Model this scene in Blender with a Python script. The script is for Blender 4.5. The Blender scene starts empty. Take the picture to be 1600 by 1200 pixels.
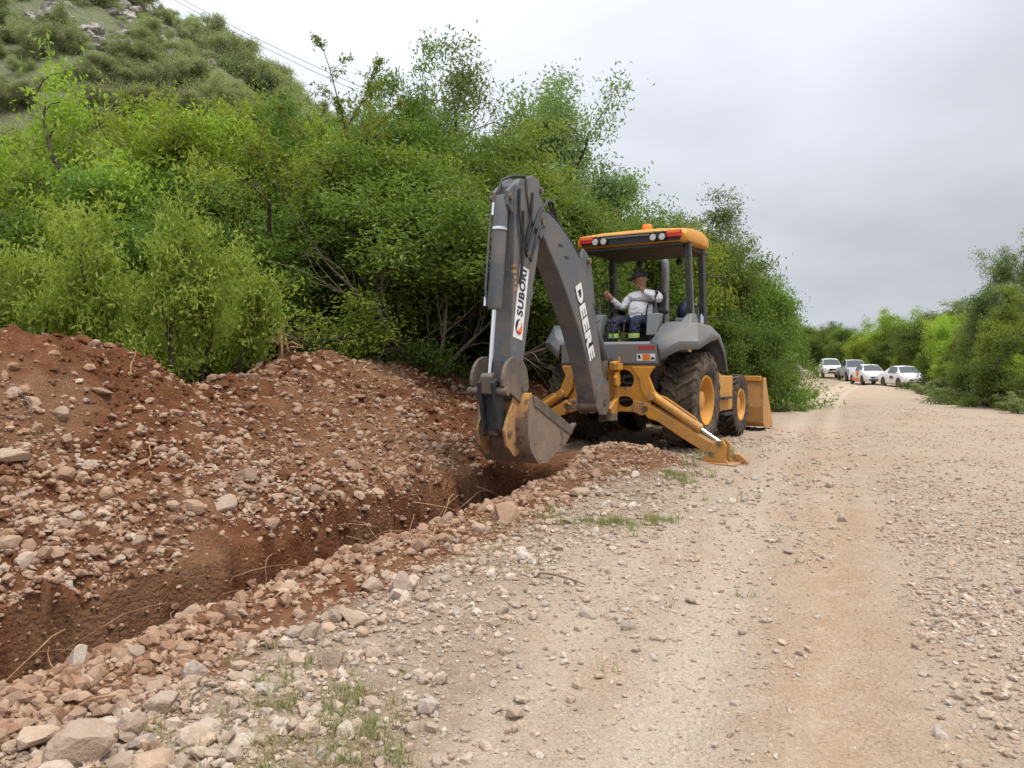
import bpy, bmesh, math, random
import numpy as np
from mathutils import Vector, Matrix

R = math.radians
sc = bpy.context.scene
col = sc.collection

# ---------------------------------------------------------------- camera, sky, sun, exposure
CAM_H = 1.5
cam_data = bpy.data.cameras.new('camera')
cam = bpy.data.objects.new('camera', cam_data)
col.objects.link(cam)
cam_data.sensor_fit = 'HORIZONTAL'
cam_data.sensor_width = 36.0
cam_data.lens = 27.0                      # 1200 px focal length on a 1600 px wide frame
cam_data.clip_start = 0.05
cam_data.clip_end = 6000
cam.location = (0, 0, CAM_H)
cam.rotation_euler = (R(90) - math.atan(40 / 1200.0), 0, 0)
sc.camera = cam

SUN_EL, SUN_AZ = R(68), R(118)            # azimuth from +Y (view direction) towards +X
sun_dir = Vector((math.sin(SUN_AZ) * math.cos(SUN_EL), math.cos(SUN_AZ) * math.cos(SUN_EL), math.sin(SUN_EL)))
sun_data = bpy.data.lights.new('sun', 'SUN')
sun_data.energy = 1.5
sun_data.angle = R(11)
sun_data.color = (1.0, 0.95, 0.88)
sun = bpy.data.objects.new('sun', sun_data)
sun.rotation_euler = sun_dir.to_track_quat('Z', 'Y').to_euler()
sun.location = (10, -10, 40)
col.objects.link(sun)

sc.view_settings.view_transform = 'Standard'
sc.view_settings.look = 'None'
sc.view_settings.exposure = 0.78
sc.view_settings.gamma = 1.0
sc.cycles.max_bounces = 7
sc.cycles.diffuse_bounces = 3
sc.cycles.glossy_bounces = 2
sc.cycles.transmission_bounces = 3

world = bpy.data.worlds.new('World')
sc.world = world
world.use_nodes = True
wt = world.node_tree
wt.nodes.clear()
def wn(t, **k):
    n = wt.nodes.new(t)
    for a, b in k.items():
        setattr(n, a, b)
    return n
w_out = wn('ShaderNodeOutputWorld')
w_bg = wn('ShaderNodeBackground')
w_bg.inputs['Strength'].default_value = 1.0
w_sky = wn('ShaderNodeTexSky', sky_type='NISHITA')
w_sky.sun_disc = False
w_sky.sun_elevation = SUN_EL
w_sky.sun_rotation = SUN_AZ
w_sky.dust_density = 4.0
w_tc = wn('ShaderNodeTexCoord')
w_sep = wn('ShaderNodeSeparateXYZ')
wt.links.new(w_tc.outputs['Generated'], w_sep.inputs[0])
# overcast layer: brightness rises from horizon to zenith as in a standard overcast sky
w_ramp = wn('ShaderNodeValToRGB')
cr = w_ramp.color_ramp
cr.elements[0].position = 0.0
cr.elements[0].color = (0.315, 0.335, 0.37, 1)
cr.elements[1].position = 1.0
cr.elements[1].color = (0.98, 1.0, 1.04, 1)
e = cr.elements.new(0.16); e.color = (0.375, 0.392, 0.425, 1)
e = cr.elements.new(0.45); e.color = (0.53, 0.55, 0.60, 1)
wt.links.new(w_sep.outputs['Z'], w_ramp.inputs['Fac'])
# soft cloud structure on a flat layer overhead (direction divided by height)
w_zc = wn('ShaderNodeMath', operation='MAXIMUM'); w_zc.inputs[1].default_value = 0.0
w_za = wn('ShaderNodeMath', operation='ADD'); w_za.inputs[1].default_value = 0.22
wt.links.new(w_sep.outputs['Z'], w_zc.inputs[0]); wt.links.new(w_zc.outputs[0], w_za.inputs[0])
w_div = wn('ShaderNodeVectorMath', operation='DIVIDE')
w_cmb = wn('ShaderNodeCombineXYZ')
for i in range(3):
    wt.links.new(w_za.outputs[0], w_cmb.inputs[i])
wt.links.new(w_tc.outputs['Generated'], w_div.inputs[0]); wt.links.new(w_cmb.outputs[0], w_div.inputs[1])
w_noise = wn('ShaderNodeTexNoise'); w_noise.inputs['Scale'].default_value = 0.75
w_noise.inputs['Detail'].default_value = 6; w_noise.inputs['Roughness'].default_value = 0.52
w_map = wn('ShaderNodeMapping'); w_map.inputs['Location'].default_value = (0.9, 0.35, 0.0)
wt.links.new(w_div.outputs[0], w_map.inputs[0]); wt.links.new(w_map.outputs[0], w_noise.inputs['Vector'])
w_cl = wn('ShaderNodeMapRange'); w_cl.inputs['From Min'].default_value = 0.42; w_cl.inputs['From Max'].default_value = 0.72
w_cl.inputs['To Min'].default_value = 0.95; w_cl.inputs['To Max'].default_value = 1.30
wt.links.new(w_noise.outputs['Fac'], w_cl.inputs['Value'])
w_mul = wn('ShaderNodeMix', data_type='RGBA', blend_type='MULTIPLY'); w_mul.inputs['Factor'].default_value = 1.0
# the cloud deck is thinner, so brighter, towards one side of the valley
w_az = wn('ShaderNodeMapRange'); w_az.inputs['From Min'].default_value = -1; w_az.inputs['From Max'].default_value = 1
w_az.inputs['To Min'].default_value = 1.32; w_az.inputs['To Max'].default_value = 0.82
wt.links.new(w_sep.outputs['X'], w_az.inputs['Value'])
w_pm = wn('ShaderNodeMath', operation='MULTIPLY'); wt.links.new(w_az.outputs[0], w_pm.inputs[0]); wt.links.new(w_cl.outputs[0], w_pm.inputs[1])
wt.links.new(w_ramp.outputs['Color'], w_mul.inputs['A']); wt.links.new(w_pm.outputs[0], w_mul.inputs['B'])
w_sk = wn('ShaderNodeVectorMath', operation='SCALE'); w_sk.inputs['Scale'].default_value = 0.09
wt.links.new(w_sky.outputs['Color'], w_sk.inputs[0])
w_mix = wn('ShaderNodeMix', data_type='RGBA'); w_mix.inputs['Factor'].default_value = 0.93
wt.links.new(w_sk.outputs[0], w_mix.inputs['A']); wt.links.new(w_mul.outputs['Result'], w_mix.inputs['B'])
wt.links.new(w_mix.outputs['Result'], w_bg.inputs['Color'])
wt.links.new(w_bg.outputs[0], w_out.inputs['Surface'])

# ---------------------------------------------------------------- helpers
def tag(o, label=None, cat=None, group=None, kind=None):
    if label: o['label'] = label
    if cat: o['category'] = cat
    if group: o['group'] = group
    if kind: o['kind'] = kind
    return o

def empty(name, loc=(0, 0, 0), rz=0.0):
    o = bpy.data.objects.new(name, None)
    o.empty_display_size = 0.2
    o.location = loc
    o.rotation_euler = (0, 0, rz)
    col.objects.link(o)
    return o

def link(name, me, mat=None, parent=None):
    o = bpy.data.objects.new(name, me)
    if mat is not None and not me.materials:
        me.materials.append(mat)
    col.objects.link(o)
    if parent is not None:
        o.parent = parent
    return o

def np_mesh(name, V, faces_flat, nper, smooth=False):
    """V (N,3), faces_flat (M*nper) ints"""
    me = bpy.data.meshes.new(name)
    V = np.ascontiguousarray(V, dtype=np.float32)
    F = np.ascontiguousarray(faces_flat, dtype=np.int32).ravel()
    m = len(F) // nper
    me.vertices.add(len(V)); me.vertices.foreach_set('co', V.ravel())
    me.loops.add(len(F)); me.loops.foreach_set('vertex_index', F)
    me.polygons.add(m)
    me.polygons.foreach_set('loop_start', np.arange(m, dtype=np.int32) * nper)
    me.polygons.foreach_set('loop_total', np.full(m, nper, dtype=np.int32))
    me.polygons.foreach_set('use_smooth', np.full(m, smooth, dtype=bool))
    me.update(calc_edges=True)
    return me

class MB:
    """collects simple shapes into one mesh"""
    def __init__(s):
        s.v = []; s.f = []
    def add(s, vs, fs):
        k = len(s.v)
        s.v += [tuple(p) for p in vs]
        s.f += [tuple(i + k for i in f) for f in fs]
        return s
    def box(s, x0, x1, y0, y1, z0, z1, M=None):
        vs = [Vector((x, y, z)) for x in (x0, x1) for y in (y0, y1) for z in (z0, z1)]
        if M: vs = [M @ p for p in vs]
        return s.add(vs, [(0, 1, 3, 2), (4, 6, 7, 5), (0, 4, 5, 1), (2, 3, 7, 6), (0, 2, 6, 4), (1, 5, 7, 3)])
    def prism(s, poly, y0, y1):
        """polygon in the x-z plane, extruded along y"""
        n = len(poly)
        vs = [(p[0], y0, p[1]) for p in poly] + [(p[0], y1, p[1]) for p in poly]
        fs = [tuple(range(n)), tuple(range(2 * n - 1, n - 1, -1))]
        fs += [(i, i + n, (i + 1) % n + n, (i + 1) % n) for i in range(n)]
        return s.add(vs, fs)
    def prism_x(s, poly, x0, x1):
        """polygon in the y-z plane, extruded along x"""
        n = len(poly)
        vs = [(x0, p[0], p[1]) for p in poly] + [(x1, p[0], p[1]) for p in poly]
        fs = [tuple(range(n)), tuple(range(2 * n - 1, n - 1, -1))]
        fs += [(i, i + n, (i + 1) % n + n, (i + 1) % n) for i in range(n)]
        return s.add(vs, fs)
    def tube(s, pts, rad, n=8, cap=True):
        pts = [Vector(p) for p in pts]
        rs = rad if isinstance(rad, (list, tuple)) else [rad] * len(pts)
        k = len(s.v); rings = []
        up = None
        for i, p in enumerate(pts):
            d = (pts[min(i + 1, len(pts) - 1)] - pts[max(i - 1, 0)]).normalized()
            if up is None:
                up = Vector((0, 0, 1)) if abs(d.z) < 0.9 else Vector((1, 0, 0))
            a = d.cross(up)
            if a.length < 1e-4: a = d.orthogonal()
            a.normalize(); b = a.cross(d).normalized(); up = b
            ring = []
            for j in range(n):
                t = 2 * math.pi * j / n
                s.v.append(tuple(p + (a * math.cos(t) + b * math.sin(t)) * rs[i])); ring.append(len(s.v) - 1)
            rings.append(ring)
        for r0, r1 in zip(rings, rings[1:]):
            for j in range(n):
                s.f.append((r0[j], r0[(j + 1) % n], r1[(j + 1) % n], r1[j]))
        if cap:
            s.f.append(tuple(reversed(rings[0]))); s.f.append(tuple(rings[-1]))
        return s
    def cyl(s, a, b, r, n=16, r2=None):
        return s.tube([a, b], [r, r if r2 is None else r2], n)
    def lathe_y(s, prof, c, n=32, closed=False):
        """profile of (y, radius) revolved about the y axis through c"""
        k = len(s.v); m = len(prof)
        for j in range(n):
            t = 2 * math.pi * j / n
            for (y, r) in prof:
                s.v.append((c[0] + r * math.cos(t), c[1] + y, c[2] + r * math.sin(t)))
        for j in range(n):
            for i in range(m if closed else m - 1):
                i2 = (i + 1) % m
                s.f.append((k + j * m + i, k + ((j + 1) % n) * m + i, k + ((j + 1) % n) * m + i2, k + j * m + i2))
        return s
    def sphere(s, c, r, n=12, m=8, sc=(1, 1, 1)):
        k = len(s.v)
        for i in range(m + 1):
            a = math.pi * i / m
            for j in range(n):
                t = 2 * math.pi * j / n
                s.v.append((c[0] + r * sc[0] * math.sin(a) * math.cos(t), c[1] + r * sc[1] * math.sin(a) * math.sin(t), c[2] + r * sc[2] * math.cos(a)))
        for i in range(m):
            for j in range(n):
                s.f.append((k + i * n + j, k + (i + 1) * n + j, k + (i + 1) * n + (j + 1) % n, k + i * n + (j + 1) % n))
        return s
    def loft(s, rings, closed=False, caps=False):
        k = len(s.v); m = len(rings[0])
        for r in rings:
            s.v += [tuple(p) for p in r]
        for i in range(len(rings) - 1):
            for j in range(m if closed else m - 1):
                j2 = (j + 1) % m
                s.f.append((k + i * m + j, k + i * m + j2, k + (i + 1) * m + j2, k + (i + 1) * m + j))
        if caps:
            s.f.append(tuple(k + j for j in reversed(range(m))))
            s.f.append(tuple(k + (len(rings) - 1) * m + j for j in range(m)))
        return s
    def build(s, name, mat, parent=None, smooth=None, bevel=0, seg=2, solid=0, offset=-1):
        me = bpy.data.meshes.new(name)
        me.from_pydata(s.v, [], s.f)
        bm = bmesh.new(); bm.from_mesh(me)
        bmesh.ops.recalc_face_normals(bm, faces=bm.faces)
        bm.to_mesh(me); bm.free()
        me.update()
        o = link(name, me, mat, parent)
        if solid:
            m = o.modifiers.new('solid', 'SOLIDIFY'); m.thickness = solid; m.offset = offset
        if bevel:
            m = o.modifiers.new('bevel', 'BEVEL'); m.width = bevel; m.segments = seg; m.limit_method = 'ANGLE'; m.angle_limit = R(32)
        if smooth:
            me.shade_smooth()
            try:
                me.set_sharp_from_angle(angle=R(smooth))
            except Exception:
                pass
        return o

# ---------------------------------------------------------------- value noise (numpy)
def _hash(ix, iy, seed):
    h = (ix.astype(np.int64) * 374761393 + iy.astype(np.int64) * 668265263 + seed * 982451653) & 0x7fffffff
    h = (h ^ (h >> 13)) * 1274126177 & 0x7fffffff
    h = (h ^ (h >> 16)) & 0xffff
    return h / 65535.0
def vnoise(x, y, seed=0):
    x = np.asarray(x, float); y = np.asarray(y, float)
    ix = np.floor(x); iy = np.floor(y)
    fx = x - ix; fy = y - iy
    fx = fx * fx * (3 - 2 * fx); fy = fy * fy * (3 - 2 * fy)
    a = _hash(ix, iy, seed); b = _hash(ix + 1, iy, seed); c = _hash(ix, iy + 1, seed); d = _hash(ix + 1, iy + 1, seed)
    return (a + (b - a) * fx) * (1 - fy) + (c + (d - c) * fx) * fy - 0.5
def fbm(x, y, octaves=4, seed=0, gain=0.5):
    t = 0; a = 1.0
    for i in range(octaves):
        t = t + a * vnoise(x * 2 ** i + 17.3 * i, y * 2 ** i - 9.1 * i, seed + i)
        a *= gain
    return t
def sstep(a, b, x):
    t = np.clip((x - a) / (b - a), 0, 1)
    return t * t * (3 - 2 * t)

# ---------------------------------------------------------------- materials
def mat_new(name):
    m = bpy.data.materials.new(name); m.use_nodes = True
    nt = m.node_tree; nt.nodes.clear()
    out = nt.nodes.new('ShaderNodeOutputMaterial')
    return m, nt, out
class NT:
    def __init__(s, nt): s.nt = nt
    def n(s, t, **k):
        n = s.nt.nodes.new(t)
        for a, b in k.items(): setattr(n, a, b)
        return n
    def l(s, a, b): s.nt.links.new(a, b)
    def noise(s, vec, scale, detail=4, rough=0.55):
        n = s.n('ShaderNodeTexNoise'); n.inputs['Scale'].default_value = scale; n.inputs['Detail'].default_value = detail
        n.inputs['Roughness'].default_value = rough
        if vec is not None: s.l(vec, n.inputs['Vector'])
        return n.outputs['Fac']
    def rng(s, val, a, b, c=0.0, d=1.0):
        n = s.n('ShaderNodeMapRange'); s.l(val, n.inputs['Value'])
        for i, x in zip(('From Min', 'From Max', 'To Min', 'To Max'), (a, b, c, d)): n.inputs[i].default_value = x
        return n.outputs[0]
    def mix(s, fac, a, b, blend='MIX'):
        n = s.n('ShaderNodeMix', data_type='RGBA', blend_type=blend)
        for k, v in (('Factor', fac), ('A', a), ('B', b)):
            if isinstance(v, (int, float)): n.inputs[k].default_value = v
            elif isinstance(v, tuple): n.inputs[k].default_value = (*v, 1) if len(v) == 3 else v
            else: s.l(v, n.inputs[k])
        return n.outputs['Result']
    def math(s, op, a, b=None):
        n = s.n('ShaderNodeMath', operation=op)
        for i, v in enumerate((a, b)):
            if v is None: continue
            if isinstance(v, (int, float)): n.inputs[i].default_value = v
            else: s.l(v, n.inputs[i])
        return n.outputs[0]
    def bump(s, h, strength, dist, normal=None):
        n = s.n('ShaderNodeBump'); n.inputs['Strength'].default_value = strength; n.inputs['Distance'].default_value = dist
        s.l(h, n.inputs['Height'])
        if normal is not None: s.l(normal, n.inputs['Normal'])
        return n.outputs[0]
    def bsdf(s, out, color, rough=0.6, metal=0.0, normal=None, spec=0.5):
        b = s.n('ShaderNodeBsdfPrincipled')
        for k, v in (('Base Color', color), ('Roughness', rough), ('Metallic', metal)):
            if isinstance(v, (int, float)): b.inputs[k].default_value = v
            elif isinstance(v, tuple): b.inputs[k].default_value = (*v, 1)
            else: s.l(v, b.inputs[k])
        b.inputs['Specular IOR Level'].default_value = spec
        if normal is not None: s.l(normal, b.inputs['Normal'])
        s.l(b.outputs[0], out.inputs['Surface'])
        return b

DUST = (0.30, 0.215, 0.145)
def paint(name, color, rough=0.45, metal=0.0, dust=0.35, wear=None, wear_amt=0.0, scale=3.0, spec=0.5, mud=0.0, scratch=0.0):
    """painted or bare surface with patchy dust, splashed mud low down, scratches and optional worn patches"""
    m, nt, out = mat_new(name); g = NT(nt)
    tc = g.n('ShaderNodeTexCoord').outputs['Object']
    n1 = g.noise(tc, scale, 6, 0.62)
    n2 = g.noise(tc, scale * 7, 5, 0.6)
    comb = g.math('ADD', g.math('MULTIPLY', n1, 0.65), g.math('MULTIPLY', n2, 0.35))
    tone = g.mix(g.rng(g.noise(tc, scale * 0.5, 3), 0.35, 0.65, 0.0, 0.3), color, tuple(x * 0.72 for x in color))
    c = g.mix(g.rng(comb, 0.42, 0.62, 0.0, dust), tone, DUST)
    if scratch:
        mp = g.n('ShaderNodeMapping'); mp.inputs['Scale'].default_value = (3, 3, 34); mp.inputs['Rotation'].default_value = (0.3, 0.5, 0.2)
        g.l(tc, mp.inputs['Vector'])
        s1 = g.noise(mp.outputs[0], 3.0, 6, 0.72)
        c = g.mix(g.rng(s1, 0.615, 0.65, 0, scratch), c, (0.30, 0.27, 0.24))
    if wear:
        n3 = g.noise(tc, scale * 2.3, 7, 0.68)
        c = g.mix(g.rng(n3, 0.66 - 0.3 * wear_amt, 0.72 - 0.3 * wear_amt), c, wear)
    if mud:
        sp = g.n('ShaderNodeSeparateXYZ'); g.l(tc, sp.inputs[0])
        low = g.rng(sp.outputs['Z'], 1.5, 0.2)
        mm = g.rng(g.math('ADD', g.math('MULTIPLY', low, 0.35), n2), 0.62, 0.82, 0, mud)
        c = g.mix(mm, c, (0.24, 0.15, 0.095))
    r = g.rng(comb, 0.4, 0.65, rough, min(1.0, rough + 0.35))
    nm = g.bump(n2, 0.15, 0.01)
    g.bsdf(out, c, r, metal, nm, spec)
    return m
def plain(name, color, rough=0.6, metal=0.0, spec=0.5):
    m, nt, out = mat_new(name); g = NT(nt)
    tc = g.n('ShaderNodeTexCoord').outputs['Object']
    n1 = g.noise(tc, 14, 4)
    c = g.mix(g.rng(n1, 0.3, 0.7, 0.0, 0.22), color, tuple(x * 0.6 for x in color))
    g.bsdf(out, c, rough, metal, None, spec)
    return m

M = {}
M['yellow'] = paint('yellow_paint', (0.66, 0.295, 0.02), 0.45, dust=0.42, scale=2.6, mud=0.28, scratch=0.4)
M['rim_paint'] = paint('rim_paint', (0.66, 0.295, 0.02), 0.5, dust=0.45, scale=3.2)
M['yellow_worn'] = paint('worn_yellow_paint', (0.58, 0.27, 0.04), 0.55, dust=0.7, wear=(0.13, 0.085, 0.055), wear_amt=0.36, scale=4.0, mud=0.4, scratch=0.6)
M['yellow_bucket'] = paint('loader_bucket_paint', (0.64, 0.30, 0.05), 0.5, dust=0.55, wear=(0.22, 0.15, 0.10), wear_amt=0.10, scale=2.0, mud=0.3, scratch=0.5)
M['grey'] = paint('grey_paint', (0.100, 0.114, 0.130), 0.45, dust=0.36, scale=2.2, spec=0.4, mud=0.6, scratch=0.5)
M['grey_panel'] = paint('light_grey_paint', (0.165, 0.185, 0.20), 0.48, dust=0.30, scale=2.2, spec=0.4, mud=0.5, scratch=0.4)
M['grey_dark'] = paint('dark_grey_paint', (0.030, 0.034, 0.042), 0.5, dust=0.18, scale=3.0, spec=0.35)
M['steel_worn'] = paint('worn_steel', (0.12, 0.105, 0.09), 0.5, 0.35, dust=0.7, wear=(0.20, 0.15, 0.11), wear_amt=0.3, scale=4.0)
M['bucket_steel'] = paint('dusty_bucket_steel', (0.21, 0.16, 0.125), 0.55, 0.15, dust=0.8, wear=(0.12, 0.075, 0.05), wear_amt=0.3, scale=3.5, scratch=0.5)
M['black'] = paint('black_plastic', (0.012, 0.012, 0.013), 0.5, dust=0.12)
M['rubber'] = paint('tyre_rubber', (0.030, 0.027, 0.025), 0.85, dust=0.5, scale=4.0, spec=0.25)
M['hose'] = plain('hose_rubber', (0.02, 0.02, 0.022), 0.55)
M['chrome'] = plain('chromed_rod', (0.75, 0.75, 0.76), 0.12, 1.0)
M['white'] = plain('white_sticker', (0.78, 0.78, 0.77), 0.5)
M['navy'] = plain('navy_print', (0.012, 0.018, 0.05), 0.5)
M['blackprint'] = plain('black_print', (0.008, 0.008, 0.008), 0.5)
M['red'] = plain('red_sticker', (0.45, 0.04, 0.035), 0.5)
M['orange'] = plain('orange_print', (0.80, 0.20, 0.03), 0.5)
M['redlens'] = plain('red_lens', (0.55, 0.02, 0.012), 0.15)
M['orangelens'] = plain('orange_lens', (0.95, 0.22, 0.01), 0.2)
M['lamp'] = plain('lamp_glass', (0.62, 0.62, 0.60), 0.15)
M['exhaust'] = paint('exhaust_steel', (0.20, 0.21, 0.22), 0.4, 0.5, dust=0.2)
M['vinyl'] = plain('seat_vinyl', (0.02, 0.02, 0.022), 0.6)
# ---------------------------------------------------------------- terrain
TA = R(26.7)
OX, OY = -2.03, 3.48
UX, UY = math.sin(TA), math.cos(TA)          # along the trench
VX, VY = -math.cos(TA), math.sin(TA)         # to its far (left) side
def to_ns(X, Y):
    a = X - OX; b = Y - OY
    return a * VX + b * VY, a * UX + b * UY
def to_xy(n, s):
    return OX + n * VX + s * UX, OY + n * VY + s * UY
TR_W = 0.77
def wob(s):
    return 0.10 * fbm(s * 0.9, s * 0 + 3.3, 3, 11) + 0.05 * vnoise(s * 4.0, s * 0 + 8.0, 12)
def wob2(s):
    return 0.30 * fbm(s * 0.9, s * 0 + 5.3, 4, 21) + 0.12 * vnoise(s * 4.0, s * 0 + 2.0, 22) + 0.06 * vnoise(s * 11.0, s * 0 + 4.0, 23)
RIDGE_S = [-60, -8, 1.4, 2.0, 2.6, 3.1, 3.6, 4.0, 4.5, 5.2, 6.0, 7.5, 9.0, 11.0, 13.0, 15.0, 18.0, 5000]
RIDGE_Z = [1.2, 1.5, 1.62, 1.62, 1.46, 1.16, 0.92, 1.05, 1.28, 1.34, 1.22, 1.20, 1.05, 1.15, 1.05, 0.70, 0.0, 0.0]
BASE_Y = [-500, 0, 3, 6, 9, 11, 14, 25, 35, 54, 77, 120, 300, 5000]
BASE_Z = [0.0, 0.0, 0.02, 0.12, 0.20, 0.26, 0.27, 0.10, -0.12, -0.50, -0.28, 0.2, 1.0, 1.0]
def road_q(X, Y):
    """sideways distance from the middle of the wheel tracks"""
    c = 1.02 + 0.41 * (Y - 3.05) + 0.0008 * np.clip(Y - 3.05, 0, 60) ** 2
    return (X - c) * 0.925
def base_z(X, Y):
    z = np.interp(Y, BASE_Y, BASE_Z)
    n, s = to_ns(X, Y)
    z = z + 0.45 * sstep(3.5, 8, n) + 0.05 * np.clip(n - 8, 0, 60)       # land rises gently towards the hill
    q = road_q(X, Y)
    z = z + 0.10 * sstep(4.5, 7.5, q)
    return z
def fields(X, Y):
    """height and surface masks"""
    X = np.asarray(X, float); Y = np.asarray(Y, float)
    n, s = to_ns(X, Y)
    q = road_q(X, Y)
    z = base_z(X, Y)
    far = np.exp(-np.clip(np.hypot(X, Y) - 12, 0, None) / 30)
    # wheel tracks and loose gravel between them
    track = np.exp(-((q + 0.38) / 0.26) ** 2) + np.exp(-((q - 0.24) / 0.17) ** 2) + 0.7 * np.exp(-((q + 1.0) / 0.2) ** 2)
    track = track * (0.8 + 0.5 * fbm(X * 0.7, Y * 0.7, 2, 31))
    z = z - 0.028 * np.clip(track, 0, 1.3)
    z = z + 0.045 * sstep(0.55, 1.1, q) * (1 - sstep(1.9, 2.8, q))
    z = z + (0.05 * fbm(X * 0.6, Y * 0.6, 3, 41) + 0.012 * fbm(X * 5, Y * 5, 3, 43)) * (0.5 + 0.5 * far)
    # verge beside the trench
    end = 1 - sstep(5.6, 6.05, s + 0.25 * vnoise(n * 3, s * 0, 5))
    berm = np.exp(-((n + 0.30) / 0.32) ** 2) * (1 - sstep(5.5, 8.0, s))
    z = z + berm * (0.06 + 0.09 * fbm(n * 2.1, s * 1.6, 3, 51))
    verge = sstep(-2.4, -1.4, n) * (1 - sstep(8, 16, s))
    z = z + verge * 0.03 * fbm(X * 3.1, Y * 3.1, 4, 53)
    # loose soil thrown out at the digging end
    mound = np.exp(-(((s - 6.7) / 0.75) ** 2 + ((n + 0.35) / 0.75) ** 2))
    z = z + 0.20 * mound
    # spoil heap
    H = np.interp(s, RIDGE_S, RIDGE_Z)
    m = n - 0.35 * fbm(s * 0.8, s * 0 + 1.0, 3, 61)
    f = np.interp(m, [0.55, 0.75, 0.95, 1.35, 2.0, 2.7, 3.15, 3.5, 4.2, 5.2], [0.0, 0.09, 0.13, 0.22, 0.50, 0.84, 0.98, 0.97, 0.60, 0.0])
    heap = f * H
    z = z + heap - np.clip(0.45 * sstep(3.5, 8, n), 0, 1) * np.clip(f, 0, 1)
    hm = sstep(0.0, 0.12, f) * (H > 0.02)
    z = z + hm * (0.20 * fbm(n * 1.6, s * 1.3, 4, 63, 0.55) + 0.16 * np.abs(fbm(n * 3.2, s * 2.9, 3, 65)) + 0.10 * np.abs(fbm(n * 8, s * 8, 2, 66)) - 0.07)
    lipb = sstep(0.6, 0.85, n) * (1 - sstep(1.3, 1.9, n)) * (1 - sstep(6, 7, s))
    z = z + lipb * (0.12 * fbm(n * 2.6, s * 2.2, 4, 67, 0.6) + 0.06 * np.abs(fbm(n * 7, s * 7, 3, 68)))
    # trench
    n0 = n - wob(s); n1 = n - TR_W - wob2(s)
    inside = sstep(-0.005, 0.07, n0) * (1 - sstep(-0.14 - 0.12 * vnoise(s * 2.3, n * 0 + 1.0, 25), 0.02, n1)) * end
    depth = 1.05 + 0.10 * fbm(s * 1.5, n * 2, 3, 71)
    z = z - inside * depth + inside * (0.22 * fbm(n * 6, s * 4, 3, 73) + 0.16 * fbm(n * 14, s * 9, 2, 74))
    soil = np.clip(hm + inside + 1.4 * sstep(-0.25, 0.0, n) * (1 - sstep(1.3, 1.8, n)) * (1 - sstep(6.2, 7.2, s)) + 1.1 * np.exp(-((n + 0.15) / 0.42) ** 2) * (1 - sstep(6.5, 9.5, s)) + 1.3 * mound
                   + 0.35 * sstep(-1.3, -0.5, n) * (1 - sstep(7, 10, s)) * (0.6 + fbm(X * 1.7, Y * 1.7, 3, 77)), 0, 1)
    roadm = sstep(-1.55, -0.95, q + 0.5 * fbm(X * 0.9, Y * 0.9, 3, 81)) * (1 - sstep(3.6, 4.6, q + 0.8 * fbm(X * 0.5, Y * 0.5, 3, 83)))
    return dict(z=z, n=n, s=s, q=q, soil=soil, road=roadm, track=np.clip(track, 0, 1.2), heap=hm, inside=inside, H=H, f=f)
def ground_z(X, Y):
    return fields(X, Y)['z']

def axis(lo, hi, fa, fb, step, ga, gb):
    a = list(np.arange(fa, fb + 1e-6, step))
    d = step; p = a[-1]; up = []
    while p < hi:
        d *= gb; p += d; up.append(p)
    d = step; p = a[0]; dn = []
    while p > lo:
        d *= ga; p -= d; dn.append(p)
    return np.array(dn[::-1] + a + up)
gn = axis(-1500, 1500, -5.0, 4.4, 0.042, 1.10, 1.10)
gs = axis(-80, 2500, -1.4, 9.5, 0.05, 1.25, 1.045)
NN, SS = np.meshgrid(gn, gs, indexing='ij')
GX, GY = to_xy(NN, SS)
FD = fields(GX, GY)
# ragged trench walls: shove the points sideways a little
jit = FD['heap'] * 0.02 + FD['inside'] * 0.17
gx2 = GX + jit * fbm(FD['z'] * 7 + GX * 3, GY * 5, 3, 91) * 1.4
gy2 = GY + jit * fbm(FD['z'] * 7 - GY * 3, GX * 5, 3, 93) * 1.4
V = np.stack([gx2.ravel(), gy2.ravel(), FD['z'].ravel()], 1)
na, nb = len(gn), len(gs)
I = np.arange(na * nb).reshape(na, nb)
quads = np.stack([I[:-1, :-1], I[1:, :-1], I[1:, 1:], I[:-1, 1:]], -1).reshape(-1, 4)
quads = quads[:, ::-1]                         # face up
def cavg(a):
    return 0.25 * (a[:-1, :-1] + a[1:, :-1] + a[1:, 1:] + a[:-1, 1:]).ravel()
c_in = cavg(FD['inside']); c_heap = cavg(FD['heap']); c_road = cavg(FD['road'])
cls = np.zeros(len(quads), int)
cls[c_road > 0.5] = 1
cls[c_heap > 0.5] = 2
cls[c_in > 0.06] = 3

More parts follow.
